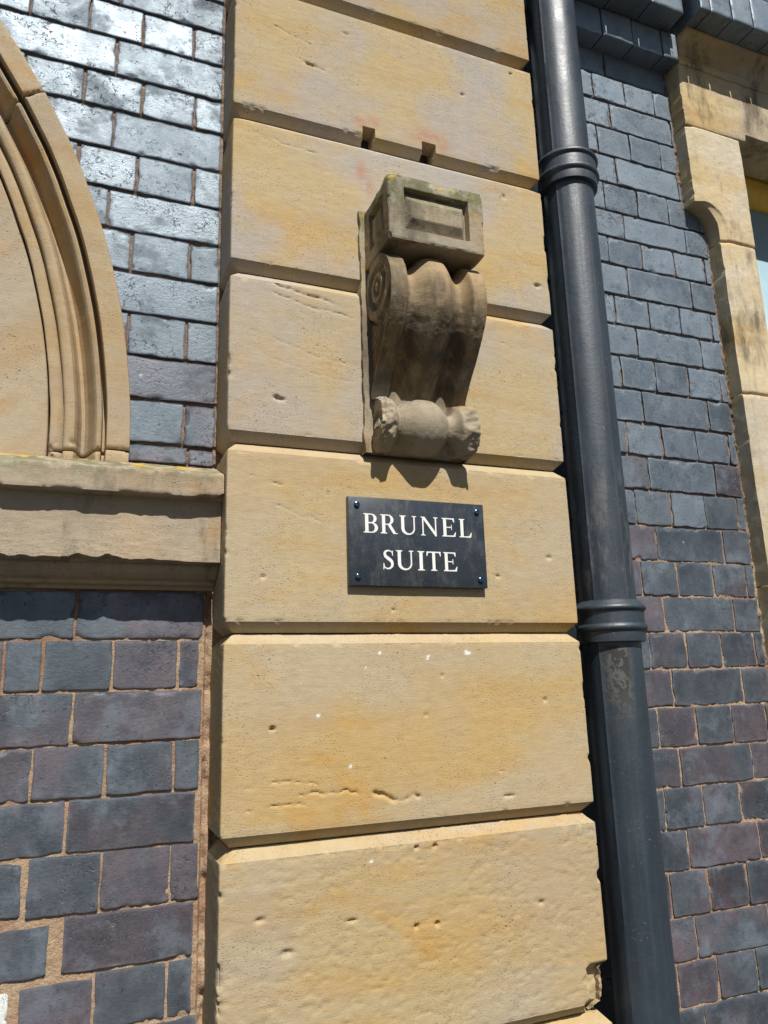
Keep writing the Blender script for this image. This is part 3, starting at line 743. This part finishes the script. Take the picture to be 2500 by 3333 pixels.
nx = np.where(kd == 0, 1., np.where(kd == 2, -1., np.where(kd == 3, .7, np.where(kd == 4, -.7, 0.)))); ny = np.where(kd == 1, 1., np.where(kd >= 3, .7, 0.))
P = np.stack([PX+nx*d, PY+ny*d, ZZ], -1)
# top and bottom closed toward the wall
cenT = P[:, -1:].copy(); cenT[..., 0] = .368; cenT[..., 1] = -.03; cenT[..., 2] = Z1+.004
midT = P[:, -1:]*.75+cenT*.25; midT[..., 2] = Z1+.002
cenB = P[:, :1].copy(); cenB[..., 0] = .368; cenB[..., 1] = -.03
b = MB(); b.grid(np.concatenate([cenB, P, midT, cenT], 1)); b.build('upper_block', m_corb, cor)
# scrolled body swept from a side profile
cp = [(.0,.7015),(-.03,.7010),(-.055,.7000),(-.080,.6950),(-.102,.6830),(-.118,.6660),(-.129,.6450),(-.1345,.6220),(-.1350,.6000),(-.1300,.5770),(-.1200,.5560),(-.1065,.5350),(-.091,.5150),(-.075,.4960),
      (-.059,.4780),(-.043,.4600),(-.031,.4430),(-.0225,.4300),(-.0195,.4225),(-.0240,.4165),(-.034,.4130),(-.046,.4065),(-.0555,.3960),(-.0605,.3830),(-.0610,.3700),(-.0575,.3560),(-.0505,.3430),(-.0405,.3330),(-.0275,.3250),(-.012,.3190),(.0,.3170)]
cp = np.array(cp)
def spline(p, n):
    L = np.concatenate([[0], np.cumsum(np.hypot(*np.diff(p, axis=0).T))]); s = np.linspace(0, L[-1], n)
    y = np.interp(s, L, p[:, 0]); z = np.interp(s, L, p[:, 1])
    k = np.ones(7)/7
    yy = np.convolve(np.pad(y, 3, 'edge'), k, 'valid'); zz = np.convolve(np.pad(z, 3, 'edge'), k, 'valid')
    return s, yy, zz
s_, cy_, cz_ = spline(cp, 300)
ty = np.gradient(cy_); tz = np.gradient(cz_); l = np.hypot(ty, tz); ny_, nz_ = tz/l, -ty/l       # inward (toward +y at the front) normal
sg = np.where(True, -1., 1.); ny_, nz_ = -ny_, -nz_
XA, XB = .269, .4685
xs = np.linspace(XA, XB, 130); t = (xs-XA)/(XB-XA)
def sect(t):
    a = np.where((t > .165) & (t <= .45), np.sin(np.pi*np.clip((t-.165)/.285, 0, 1)**.62)**1.6, 0)
    c = np.where((t > .57) & (t < .855), np.sin(np.pi*np.clip((.855-t)/.285, 0, 1)**.62)**1.6, 0)
    return .026*(np.nan_to_num(a)+np.nan_to_num(c))**1.0
TX, S = np.meshgrid(t, s_, indexing='ij'); XX = np.broadcast_to(xs[:, None], TX.shape)
CY = np.broadcast_to(cy_, TX.shape); CZ = np.broadcast_to(cz_, TX.shape); NY = np.broadcast_to(ny_, TX.shape); NZ = np.broadcast_to(nz_, TX.shape)
low = sst(.432, .412, CZ); endf = sst(0, .03, S)*sst(0, .03, s_[-1]-S)
dep = sect(TX)*(1-.40*low)*endf
hump = .007*np.exp(-((TX-.51)/.17)**2)*endf*(1-low) + low*endf*.011*np.sqrt(np.clip(1-((TX-.49)/.25)**2, 0, 1))
# broken ears of the lower scroll
ear = low*np.clip(sst(.24, .10, TX)+sst(.80, .93, TX), 0, 1)
brk = ear*(.012*np.clip(fbm(XX*26, CZ*26, CY*26, 3, 3)+.05, 0, 1.0)+.0025*fbm(XX*110, CZ*110, CY*110, 13, 3))
brk = brk - ear*.009*endf
brk = brk + low*.010*sst(.07, .0, TX)*np.clip(.5+fbm(CZ*50, XX*20, 0, 5, 3), 0, 1)
dd = dep-hump+brk+.0009*fbm(XX*30, CZ*30, CY*30, 11, 3)+.0003*fbm(XX*160, CZ*160, CY*160, 8, 2)
# dd is measured inward
inw_y, inw_z = -NY, -NZ
cyc, czc = -.03, .0
test = inw_y[0, 120]
if test < 0: inw_y, inw_z = -inw_y, -inw_z
P = np.stack([XX, CY+inw_y*dd, CZ+inw_z*dd], -1)
# narrowing of the right ear as broken off
XXn = XX + low*sst(.82, 1., TX)*(.005+.004*fbm(CZ*38, CY*38, 0, 61, 3))*endf + low*sst(.12, 0, TX)*(.003+.004*fbm(CZ*50, CY*50, 0, 71, 3))
P[..., 0] = XXn
b = MB(); b.grid(P, True)
def side(xi, sgn):
    ed = P[xi]                     # edge curve (300,3)
    tt = np.linspace(0, 1, 90)
    Q = np.empty((90, 300, 3))
    zc = ed[:, 2][None]; yc = ed[:, 1][None]
    Q[..., 1] = yc*(1-tt[:, None]); Q[..., 2] = zc; Q[..., 0] = ed[:, 0][None]
    # distance to profile edge and to the volute eyes
    r = np.hypot(Q[..., 1]+.062, Q[..., 2]-.634)
    th = np.arctan2(Q[..., 2]-.634, Q[..., 1]+.062)
    rr = r*(1+.04*np.sin(th))
    dist = np.abs(Q[..., 1]-yc)
    e = np.zeros(r.shape)
    e += .013*(sst(.046, .043, rr)*sst(.029, .032, rr)) + .012*sst(.020, .017, rr)*sst(.0085, .0105, rr)
    e += .0025*sst(.0085, .0, rr)*-1
    vol = sst(.066, .070, rr)
    leafband = sst(.006, .009, dist)*vol*sst(.41, .43, Q[..., 2])
    e += leafband*(.009+.003*np.sin((Q[..., 2]*1.3+Q[..., 1])*260))
    e += .010*sst(.062, .065, rr)*sst(.071, .068, rr)*(Q[..., 2] < .60)
    r2 = np.hypot(Q[..., 1]+.030, Q[..., 2]-.368)
    e += .007*sst(.026, .023, r2)*sst(.011, .014, r2)
    e += .0012*fbm(Q[..., 1]*60, Q[..., 2]*60, 0, 6, 4)
    e *= sst(0, .003, dist)
    Q[..., 0] += sgn*e
    return Q
b.grid(side(0, 1.), False); b.grid(side(-1, -1.), True)
b.build('scroll_body', m_corb, cor)

# ------------------------------------------------------------------ name plaque
plq = thing('name_plaque', 'dark speckled slate plaque lettered BRUNEL SUITE on the pier', 'plaque', (.362, -.001, .064))
b = MB(); b.box((.2199, -.0120, .0634), (.5013, -.0008, .2287)); pl = b.build('plate', m_plq, plq, False); bevel(pl, .0009, 2)
for (x, z) in ((.2367, .2130), (.4863, .2128), (.2365, .0793), (.4866, .0790)):
    pf = [(.0, -.0156), (.003, -.0155), (.0048, -.0151), (.0054, -.0145), (.0055, -.0136), (.0055, -.0110)]
    TT = np.linspace(0, 2*math.pi, 33)[:-1]
    P = np.array([[(x+r*math.cos(a), y, z+r*math.sin(a)) for (r, y) in pf] for a in TT])
    b = MB(); b.grid(P, True, wrap=True); b.build('screw_cap', m_screw, plq)
def arcpts(cx, cy, rx, ry, a0, a1, n=18):
    return [(cx+rx*math.cos(rad(a0+(a1-a0)*k/n)), cy+ry*math.sin(rad(a0+(a1-a0)*k/n))) for k in range(n+1)]
# every piece is a closed outline or a ring strip in a cap-height-1 box: ('p', pts) or ('s', outer pts, inner pts)
T_, t_, sf = .165, .055, .038      # thick stem, hairline, serif thickness
def stem(x, y0=0., y1=1., w=T_, serif=.09, top=True, bot=True):
    out = [('p', [(x, y0), (x+w, y0), (x+w, y1), (x, y1)])]
    if bot: out.append(('p', [(x-serif, y0), (x+w+serif, y0), (x+w+serif*.9, y0+sf), (x+w, y0+sf+.03), (x, y0+sf+.03), (x-serif*.9, y0+sf)]))
    if top: out.append(('p', [(x-serif, y1), (x-serif*.9, y1-sf), (x, y1-sf-.03), (x+w, y1-sf-.03), (x+w+serif*.9, y1-sf), (x+w+serif, y1)]))
    return out
def bowl(x, y0, y1, rx, th=T_):
    cy = (y0+y1)/2; ry = (y1-y0)/2
    return ('s', [(x-.08, y1)]+arcpts(x+.10, cy, rx, ry, 90, -90)+[(x-.08, y0)], [(x-.08, y1-t_)]+arcpts(x+.10, cy, rx-th, ry-t_, 90, -90)+[(x-.08, y0+t_)])
GL = {}
GL['B'] = (.74, stem(.09, top=True)+[bowl(.30, .50, 1., .27, .15), bowl(.30, 0., .545, .33, .16)])
GL['R'] = (.90, stem(.09)+[bowl(.30, .46, 1., .29, .155), ('p', [(.36, .50), (.54, .49), (.80, .05), (.90, .038), (.90, 0), (.66, 0)])])
GL['U'] = (.95, stem(.10, .30, 1., bot=False)+stem(.76, .30, 1., w=t_+.015, bot=False)+[('s', [(.10, .34)]+arcpts(.465, .32, .365, .335, 180, 360)+[(.83, .34)], [(.265, .34)]+arcpts(.51, .34, .245, .27, 180, 360)+[(.755, .34)])])
GL['N'] = (.97, stem(.11, 0, 1., w=t_+.015, top=False)+stem(.80, 0, 1., w=t_+.015, bot=False)+[('p', [(.02, 1.), (.24, 1.), (.875, .12), (.875, -.02), (.80, -.02), (.12, .93), (.04, .965)])])
GL['E'] = (.78, stem(.09, serif=.08)+[('p', [(.2, 1.), (.70, 1.), (.70, .78), (.665, .78), (.60, .93), (.2, 1-t_)]), ('p', [(.2, .53), (.52, .53), (.52, .64), (.555, .64), (.555, .37), (.52, .37), (.52, .475), (.2, .475)]),
              ('p', [(.2, 0), (.73, 0), (.78, .25), (.745, .25), (.64, .075), (.2, t_)])])
GL['L'] = (.72, stem(.09, serif=.08)+[('p', [(.2, 0), (.66, 0), (.72, .27), (.685, .27), (.57, .075), (.2, t_)])])
GL['I'] = (.37, stem(.10, serif=.10))
GL['T'] = (.80, stem(.315, serif=.10, top=False)+[('p', [(.0, 1.), (.80, 1.), (.81, .76), (.775, .76), (.70, .935), (.10, .935), (.025, .76), (-.01, .76)])])
def s_glyph():
    c = [(.52, .80), (.48, .90), (.38, .955), (.28, .965), (.18, .93), (.12, .85), (.115, .76), (.16, .66), (.27, .575), (.38, .50), (.47, .41), (.505, .29), (.48, .17), (.40, .08), (.29, .04), (.18, .055), (.09, .13), (.055, .24)]
    w = [.03, .045, .06, .075, .10, .125, .14, .155, .17, .17, .155, .14, .12, .09, .075, .06, .045, .03]
    c = np.array(c); tg = np.gradient(c, axis=0); tg /= np.linalg.norm(tg, axis=1)[:, None]; nn = np.stack([-tg[:, 1], tg[:, 0]], 1)
    w = np.array(w)[:, None]/2
    return (.58, [('s', [tuple(p) for p in c+nn*w], [tuple(p) for p in c-nn*w]), ('p', [(.505, .97), (.54, .97), (.545, .70), (.51, .70), (.485, .86)]), ('p', [(.035, .32), (.07, .32), (.10, .16), (.06, .0), (.025, .0)])])
GL['S'] = s_glyph()
def letter(ch, x0, x1, z0, z1):
    w, parts = GL[ch]; V = []; Fc = []
    k_ = .0022/1.261; x0 += (x0+.2212)*k_; x1 += (x1+.2212)*k_; z0 += (z0+.1138)*k_; z1 += (z1+.1138)*k_
    for i, p in enumerate(parts):
        y = -.0124-.00003*i
        f = lambda q: (x0+(x1-x0)*q[0]/w, y, z0+(z1-z0)*q[1])
        if p[0] == 'p':
            o = len(V); pts = p[1]; n = len(pts); V += [f(q) for q in pts]
            V += [(a[0], -.0118, a[2]) for a in V[o:o+n]]
            area = sum(pts[k][0]*pts[(k+1) % n][1]-pts[(k+1) % n][0]*pts[k][1] for k in range(n))
            idx = list(range(o, o+n)); idx = idx if area > 0 else idx[::-1]
            Fc.append(idx)
            for k in range(n): a, c = idx[k], idx[(k+1) % n]; Fc.append((c, a, a+n, c+n))
        else:
            A, B_ = p[1], p[2]; n = len(A); o = len(V)
            V += [f(q) for q in A]+[f(q) for q in B_]; V += [(a[0], -.0118, a[2]) for a in V[o:o+2*n]]
            for k in range(n-1):
                Fc.append((o+k, o+k+1, o+n+k+1, o+n+k))
                Fc.append((o+k, o+k+1, o+2*n+k+1, o+2*n+k)); Fc.append((o+n+k, o+n+k+1, o+3*n+k+1, o+3*n+k))
            Fc.append((o, o+n, o+3*n, o+2*n)); Fc.append((o+n-1, o+2*n-1, o+4*n-1, o+3*n-1))
    return mesh('letter', V, Fc, m_white, plq, False)
for ch, a, c in (('B', .248, .277), ('R', .2815, .3160), ('U', .3196, .3559), ('N', .3625, .3998), ('E', .4073, .4374), ('L', .4441, .4718)): letter(ch, a, c, .1606, .1968)
for ch, a, c in (('S', .2842, .3061), ('U', .3103, .3475), ('I', .3541, .3689), ('T', .3732, .4023), ('E', .4073, .4368)): letter(ch, a, c, .0938, .1302)

# ------------------------------------------------------------------ black downpipe
PC = (.8125, .030); PR = .0588
pipe = thing('downpipe', 'black painted iron downpipe with two beaded collars between pier and brick', 'pipe', (PC[0], PC[1], -1.62))
def lathe(pf, name, nseg=96, wob=.0004, sd=1, parent=pipe):
    TT = np.linspace(0, 2*math.pi, nseg+1)[:-1]; pf = np.array(pf)
    A, Rr = np.meshgrid(TT, pf[:, 0], indexing='ij'); Z = np.broadcast_to(pf[:, 1][None], A.shape)
    seam = .0022*np.exp(-((A-rad(205))/.035)**2)
    Rr = Rr + wob*fbm(np.cos(A)*3, np.sin(A)*3, Z*6, sd, 3) + (seam if name == 'pipe_length' else 0)
    P = np.stack([PC[0]+Rr*np.cos(A), PC[1]+Rr*np.sin(A), Z], -1)
    b = MB(); b.grid(P, False, wrap=True); return b.build(name, m_pipe, parent)
zz = lambda a, c, r: [(r, z) for z in np.linspace(a, c, max(2, int(abs(c-a)/.02)))]
lathe(zz(-1.62, -.030, PR), 'pipe_length', sd=2); lathe(zz(.020, 1.040, PR), 'pipe_length', sd=4); lathe(zz(1.10, 2.3, PR), 'pipe_length', sd=6)
def collar(zb, h):
    # zb bottom lip, h total
    f = lambda q: zb+q*h
    pf = [(PR-.004, f(0)), (.0655, f(0)), (.0685, f(.01)), (.0695, f(.10)), (.0700, f(.24)), (.0725, f(.265)), (.0748, f(.30)), (.0755, f(.34)), (.0748, f(.38)), (.0722, f(.415)), (.0710, f(.43)),
          (.0708, f(.60)), (.0708, f(.72)), (.0725, f(.735)), (.0752, f(.765)), (.0760, f(.80)), (.0750, f(.84)), (.0722, f(.875)), (.0690, f(.90)), (.0660, f(.95)), (.0625, f(.985)), (.0600, f(1)), (PR-.004, f(1.01))]
    c = lathe(pf, 'collar', sd=8, wob=.0003)
    for sx in (-1, 1):
        b = MB(); xa = PC[0]+sx*.064; xb = PC[0]+sx*.104
        zl, zh = f(-.02), f(.46)
        P = []
        for (x, y0, y1, a, e) in ((xa, .030, .060, zl, zh), (PC[0]+sx*.080, .052, .088, zl+.004, zh-.004), (PC[0]+sx*.090, .086, .104, zl+.006, zh-.006), (xb, .090, .104, zl+.010, zh-.010)):
            P.append([(x, y0, a), (x, y0, e), (x, y1, e), (x, y1, a), (x, y0, a)])
        P = np.array(P); P = np.concatenate([P, P[-1:]*0+P[-1, :4].mean(0)], 0)
        b.grid(P, sx > 0); lug = b.build('fixing_lug', m_pipe, c, False); bevel(lug, .002, 2)
        TT = np.linspace(0, 2*math.pi, 7)[:-1]; zc = (zl+zh)/2; xc = PC[0]+sx*.0955
        Q = np.array([[(xc+r*math.cos(a), y, zc+r*math.sin(a)) for (r, y) in ((0, .079), (.006, .0795), (.0072, .082), (.0072, .091))] for a in TT])
        b = MB(); b.grid(Q, True, wrap=True); b.build('bolt', m_pipe, c, False)
collar(1.030, .088); collar(-.040, .086)

# ------------------------------------------------------------------ window surround on the right
win = thing('window_surround', 'pale sandstone window jamb and moulded lintel with a rounded notch', 'window', (1.40, .065, -1.62))
YF = .065
def noisy_outline(pts, ds=.004, amp=.0015, sd=0, skip=()):
    out = []
    n = len(pts)
    for i in range(n):
        a, c = pts[i], pts[(i+1) % n]
        k = max(1, int(math.hypot(a[0]-c[0], a[1]-c[1])/ds))
        for j in range(k):
            out.append((a[0]+(c[0]-a[0])*j/k, a[1]+(c[1]-a[1])*j/k))
    out = np.array(out); t = np.gradient(out, axis=0); l = np.hypot(t[:, 0], t[:, 1])+1e-9
    nn = np.stack([t[:, 1]/l, -t[:, 0]/l], 1)
    q = amp*fbm(out[:, 0]*45, out[:, 1]*45, 0, sd, 4)
    return out+nn*q[:, None]
def stone(name, leftcurve, xr, zlo, zhi, mat, sd, cham=.022, chd=.012, zstep=.005):
    """jamb stone: left arris x=leftcurve(z), right edge xr; chamfer along the left arris; front heightfield with sides"""
    zs = np.concatenate([[zlo, zlo+.001, zlo+.003], np.arange(zlo+.006, zhi-.006, zstep), [zhi-.003, zhi-.001, zhi]])
    u = np.concatenate([[0, 0, 0, 0, 0, 0], np.linspace(0, 1, 46), [1, 1, 1]])
    nb = len(u); yb = np.concatenate([[.16, .125, .11, .10, .09, .082], np.zeros(46), [.09, .16, .30]])
    U, Z = np.meshgrid(u, zs, indexing='ij'); XL = leftcurve(Z); Yb = np.broadcast_to(yb[:, None], U.shape)
    X = XL+(xr-XL)*U
    chip = np.clip(fbm(Z*40, X*12, 0, sd, 4)-.2, 0, 1)
    XLj = .0003*fbm(Z*30, 0*X, 0, sd+4, 2)+.0032*chip*chip
    X = X + np.exp(-((X-XL)/.012)**2)*XLj
    fy = YF + chd*sst(cham, cham-.005, X-XL)*0 + chd*np.clip((cham-(X-XL))/cham, 0, 1)*.5 + .0025*sst(cham+.003, cham-.002, X-XL)
    fy = fy + .0012*fbm(X*20, Z*14, 0, sd+2, 3)+.0004*fbm(X*120, Z*120, 0, sd+3, 2)
    ez = np.minimum(Z-zlo, zhi-Z); fy = fy+.004*np.exp(-(ez/.0028)**2)
    er = np.exp(-((xr-X)/.003)**2); fy = fy+er*.002
    isf = (np.arange(nb) >= 6) & (np.arange(nb) < 52)
    Y = np.where(isf[:, None], fy, Yb)
    arr = isf.copy()
    sidem = (np.arange(nb) < 6)[:, None]
    X = X + sidem*.0004*fbm(Yb*60, Z*30, 0, sd+6, 3)
    P = np.stack([X, Y, Z], -1)
    capA = P[:, :1].copy(); capA[..., 1] = np.maximum(capA[..., 1], .11); capB = P[:, -1:].copy(); capB[..., 1] = np.maximum(capB[..., 1], .11)
    b = MB(); b.grid(np.concatenate([capA, P, capB], 1)); return b.build(name, mat, win)
XJ, XK = 1.3385, 1.2660
def lc_low(z): return np.full(np.shape(z), XJ)
def lc_head(z):
    z = np.asarray(z, float); q = np.clip(z-1.079, -.0695, .0695)
    xa = 1.268+np.sqrt(np.maximum(.0705**2-q**2, 0))
    return np.where(z > 1.1487, XK, np.where(z > 1.079, np.clip(xa, XK, XJ), XJ))
# head stone with the quarter-round notch: vertical sheets follow the curve, plus the under side of the notch
stone('jamb_stone', lc_low, 1.4560, .60, 1.0385, m_wstone, 3); stone('jamb_stone', lc_low, 1.4570, .10, .597, m_wstone, 9); stone('jamb_stone', lc_low, 1.4570, -.60, .097, m_wstone, 13, zstep=.01)
stone('jamb_stone', lc_low, 1.4570, -1.62, -.603, m_wstone, 15, zstep=.03)
zfine = None
stone('head_stone', lc_head, 1.4600, 1.0415, 1.3880, m_wstone, 21, zstep=.0015)
# lintel with its capping mould
lp = [(.20,1.3905),(.067,1.3905),(.0650,1.3925),(.0650,1.40),(.0650,1.580),(.0645,1.5860),(.0615,1.5870),(.0605,1.5890),(.0600,1.6080),(.0590,1.6110),(.0565,1.6125),(.0555,1.6150),(.0550,1.6250),(.0500,1.6420),(.0400,1.6520),(.0300,1.6610),(.0230,1.6660),(.0200,1.6690),(.0195,1.6720),(.12,1.6725)]
lpr = dens(lp, .004)
xs = np.concatenate([[XK, XK+.0007], np.arange(XK+.002, 1.484, .005), [1.4855, 1.4865], np.arange(1.489, 2.1, .02)])
X, Yb = np.meshgrid(xs, lpr[:, 0], indexing='ij'); Z = np.broadcast_to(lpr[:, 1][None], X.shape)
Z = Z + .021*sst(1.4855, 1.4868, X)*sst(1.44, 1.39, Z)
Y = Yb + .0013*fbm(X*16, Z*16, 0, 33, 3)+.0004*fbm(X*110, Z*110, 0, 35, 2)
Y = Y + np.exp(-((X-XK)/.004)**2)*(.003+.006*np.clip(fbm(Z*40, 0*X, 0, 5, 3), 0, 1))*(Z < 1.56)
Y = Y + .003*np.exp(-((Z-1.3905)/.003)**2)*(Yb < .07)
P = np.stack([X, Y, Z], -1); e0 = P[:1].copy(); e0[..., 1] = .16; e0[..., 0] += .002*fbm(Z[:1]*60, 0, 0, 3, 3)
P = np.concatenate([e0, P], 0)
b = MB(); b.grid(P, True); b.build('lintel', m_lintel, win)
# mortar fillet along the jamb
b = MB()
for (xa, za, zb2) in ((XJ-.0055, -.9, 1.078), (XK-.004, 1.15, 1.59)):
    zs = np.arange(za, zb2, .004); T = np.array([0, .25, .5, .75, 1.])
    ZZ, TT = np.meshgrid(zs, T, indexing='ij'); wv = .0045+.003*fbm(ZZ*38, 0*TT, 0, 44, 4)
    Xq = xa+.0055-wv*1.6*(1-TT); Yq = .1165-.006*np.sin(TT*math.pi*.9)*np.clip(.6+fbm(ZZ*60, TT, 0, 45, 3), 0, 1.5)
    b.grid(np.stack([Xq, Yq, ZZ], -1), False)
b.build('mortar_fillet', m_mort2, win)
# joints behind the stones
b = MB(); b.box((XJ+.004, YF+.013, -1.6), (1.452, .13, 1.0415)); b.box((1.342, YF+.012, 1.03), (1.452, .13, 1.05)); b.box((XK+.012, YF+.012, 1.37), (1.44, .14, 1.395)); b.build('joint_mortar', m_joint, win, False)
# timber frame and blind inside the opening
fr = thing('window_frame', 'ochre painted timber window frame under the stone lintel', 'window frame', (1.8, .22, -.4))
pf = [(.160,1.480),(.205,1.480),(.205,1.446),(.214,1.440),(.214,1.414),(.222,1.408),(.222,1.384),(.232,1.372),(.232,1.346),(.244,1.340),(.262,1.340)]
X, Yb = np.meshgrid([1.46, 2.1], [p[0] for p in pf], indexing='ij'); Z = np.broadcast_to(np.array([p[1] for p in pf])[None], X.shape)
b = MB(); b.grid(np.stack([X, Yb, Z], -1), True); b.build('head_rail', m_frame, fr, False)
b = MB(); b.box((1.44, .215, -.4), (1.53, .27, 1.335)); b.build('stile', m_frame, fr, False)
b = MB(); b.box((1.44, .215, -.46), (2.1, .27, -.401)); b.build('sill_rail', m_frame, fr, False)
b = MB(); b.box((1.531, .2525, -.4), (2.1, .256, 1.37)); bl = b.build('window_blind', m_blind, None, False, base=(1.8, .2525, -.4)); 
props(bl, 'pale blue blind filling the window opening behind the ochre frame', 'blind')
b = MB(); b.box((1.36, .10, 1.412), (2.1, .185, 1.47)); b.box((1.36, .12, 1.471), (2.1, .30, 1.50)) ; b.box((1.40, .275, -1.6), (2.1, .30, 1.42)); b.build('reveal', m_lintel, win, False)

# ------------------------------------------------------------------ corbelled brick courses, top right
def bullcourse(parent, name, x0, x1, ps, yf, z0, z1, sd, off=0., yb=.17):
    B = MB(); rng = random.Random(sd); x = x0-off
    while x < x1-.004:
        a = max(x, x0)+.0018; c = min(x+ps, x1)-.0018
        if c-a > .01:
            nx, nz = max(4, int((c-a)/.006)), max(4, int((z1-z0)/.006))
            xs = np.concatenate([[a, a+.0015], np.linspace(a+.004, c-.004, nx), [c-.0015, c]]); zs = np.concatenate([[z0, z0+.0015], np.linspace(z0+.004, z1-.005, nz), [z1-.0035, z1-.002]])
            X, Z = np.meshgrid(xs, zs, indexing='ij'); ed = np.minimum(np.minimum(X-a, c-X), np.minimum(Z-z0, z1-.002-Z))
            Y = yf+rng.uniform(-.0015, .0015)+.0008*fbm(X*20, Z*20, rng.random()*50, sd, 3)+.0022*np.exp(-(ed/.0018)**2)
            P = np.stack([X, Y, Z+.0012*fbm(X*40, 0*Z, 0, sd, 3)*np.exp(-((Z-z0)/.01)**2)], -1)
            f = np.empty((P.shape[0]+2, P.shape[1]+2, 3)); f[1:-1, 1:-1] = P
            f[0, 1:-1] = P[0]; f[-1, 1:-1] = P[-1]; f[1:-1, 0] = P[:, 0]; f[1:-1, -1] = P[:, -1]; f[0, 0] = P[0, 0]; f[0, -1] = P[0, -1]; f[-1, 0] = P[-1, 0]; f[-1, -1] = P[-1, -1]
            for sl in ((0, slice(None)), (-1, slice(None)), (slice(None), 0), (slice(None), -1)): f[sl][..., 1] = yb
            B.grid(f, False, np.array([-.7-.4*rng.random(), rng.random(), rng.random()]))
        x += ps
    return B.build(name, m_brick, parent, True, True)
cn = thing('brick_cornice', 'corbelled blue brick courses projecting above the window and downpipe', 'cornice', (1.2, .1, 1.595))
bullcourse(cn, 'lower_course', W-.0, 1.2655, .1035, .059, 1.592, 1.680, 3, .02)
bullcourse(cn, 'middle_course', W-.0, 1.2500, .112, -.007, 1.6805, 1.792, 5, .035)
bullcourse(cn, 'window_course', 1.2600, 2.1, .0790, -.042, 1.6740, 1.792, 7, .042)
bullcourse(cn, 'upper_course', W-.0, 1.2500, .2195, -.007, 1.793, 2.10, 9, .06)
bullcourse(cn, 'upper_course', 1.2600, 2.1, .2195, -.042, 1.793, 2.10, 9, .03)
b = MB(); b.box((W, .071, 1.596), (1.262, .13, 1.678)); b.box((W, .011, 1.686), (1.246, .13, 2.09)); b.box((1.264, -.030, 1.683), (2.1, .13, 2.09)); b.build('bed_mortar', m_dark, cn, False)
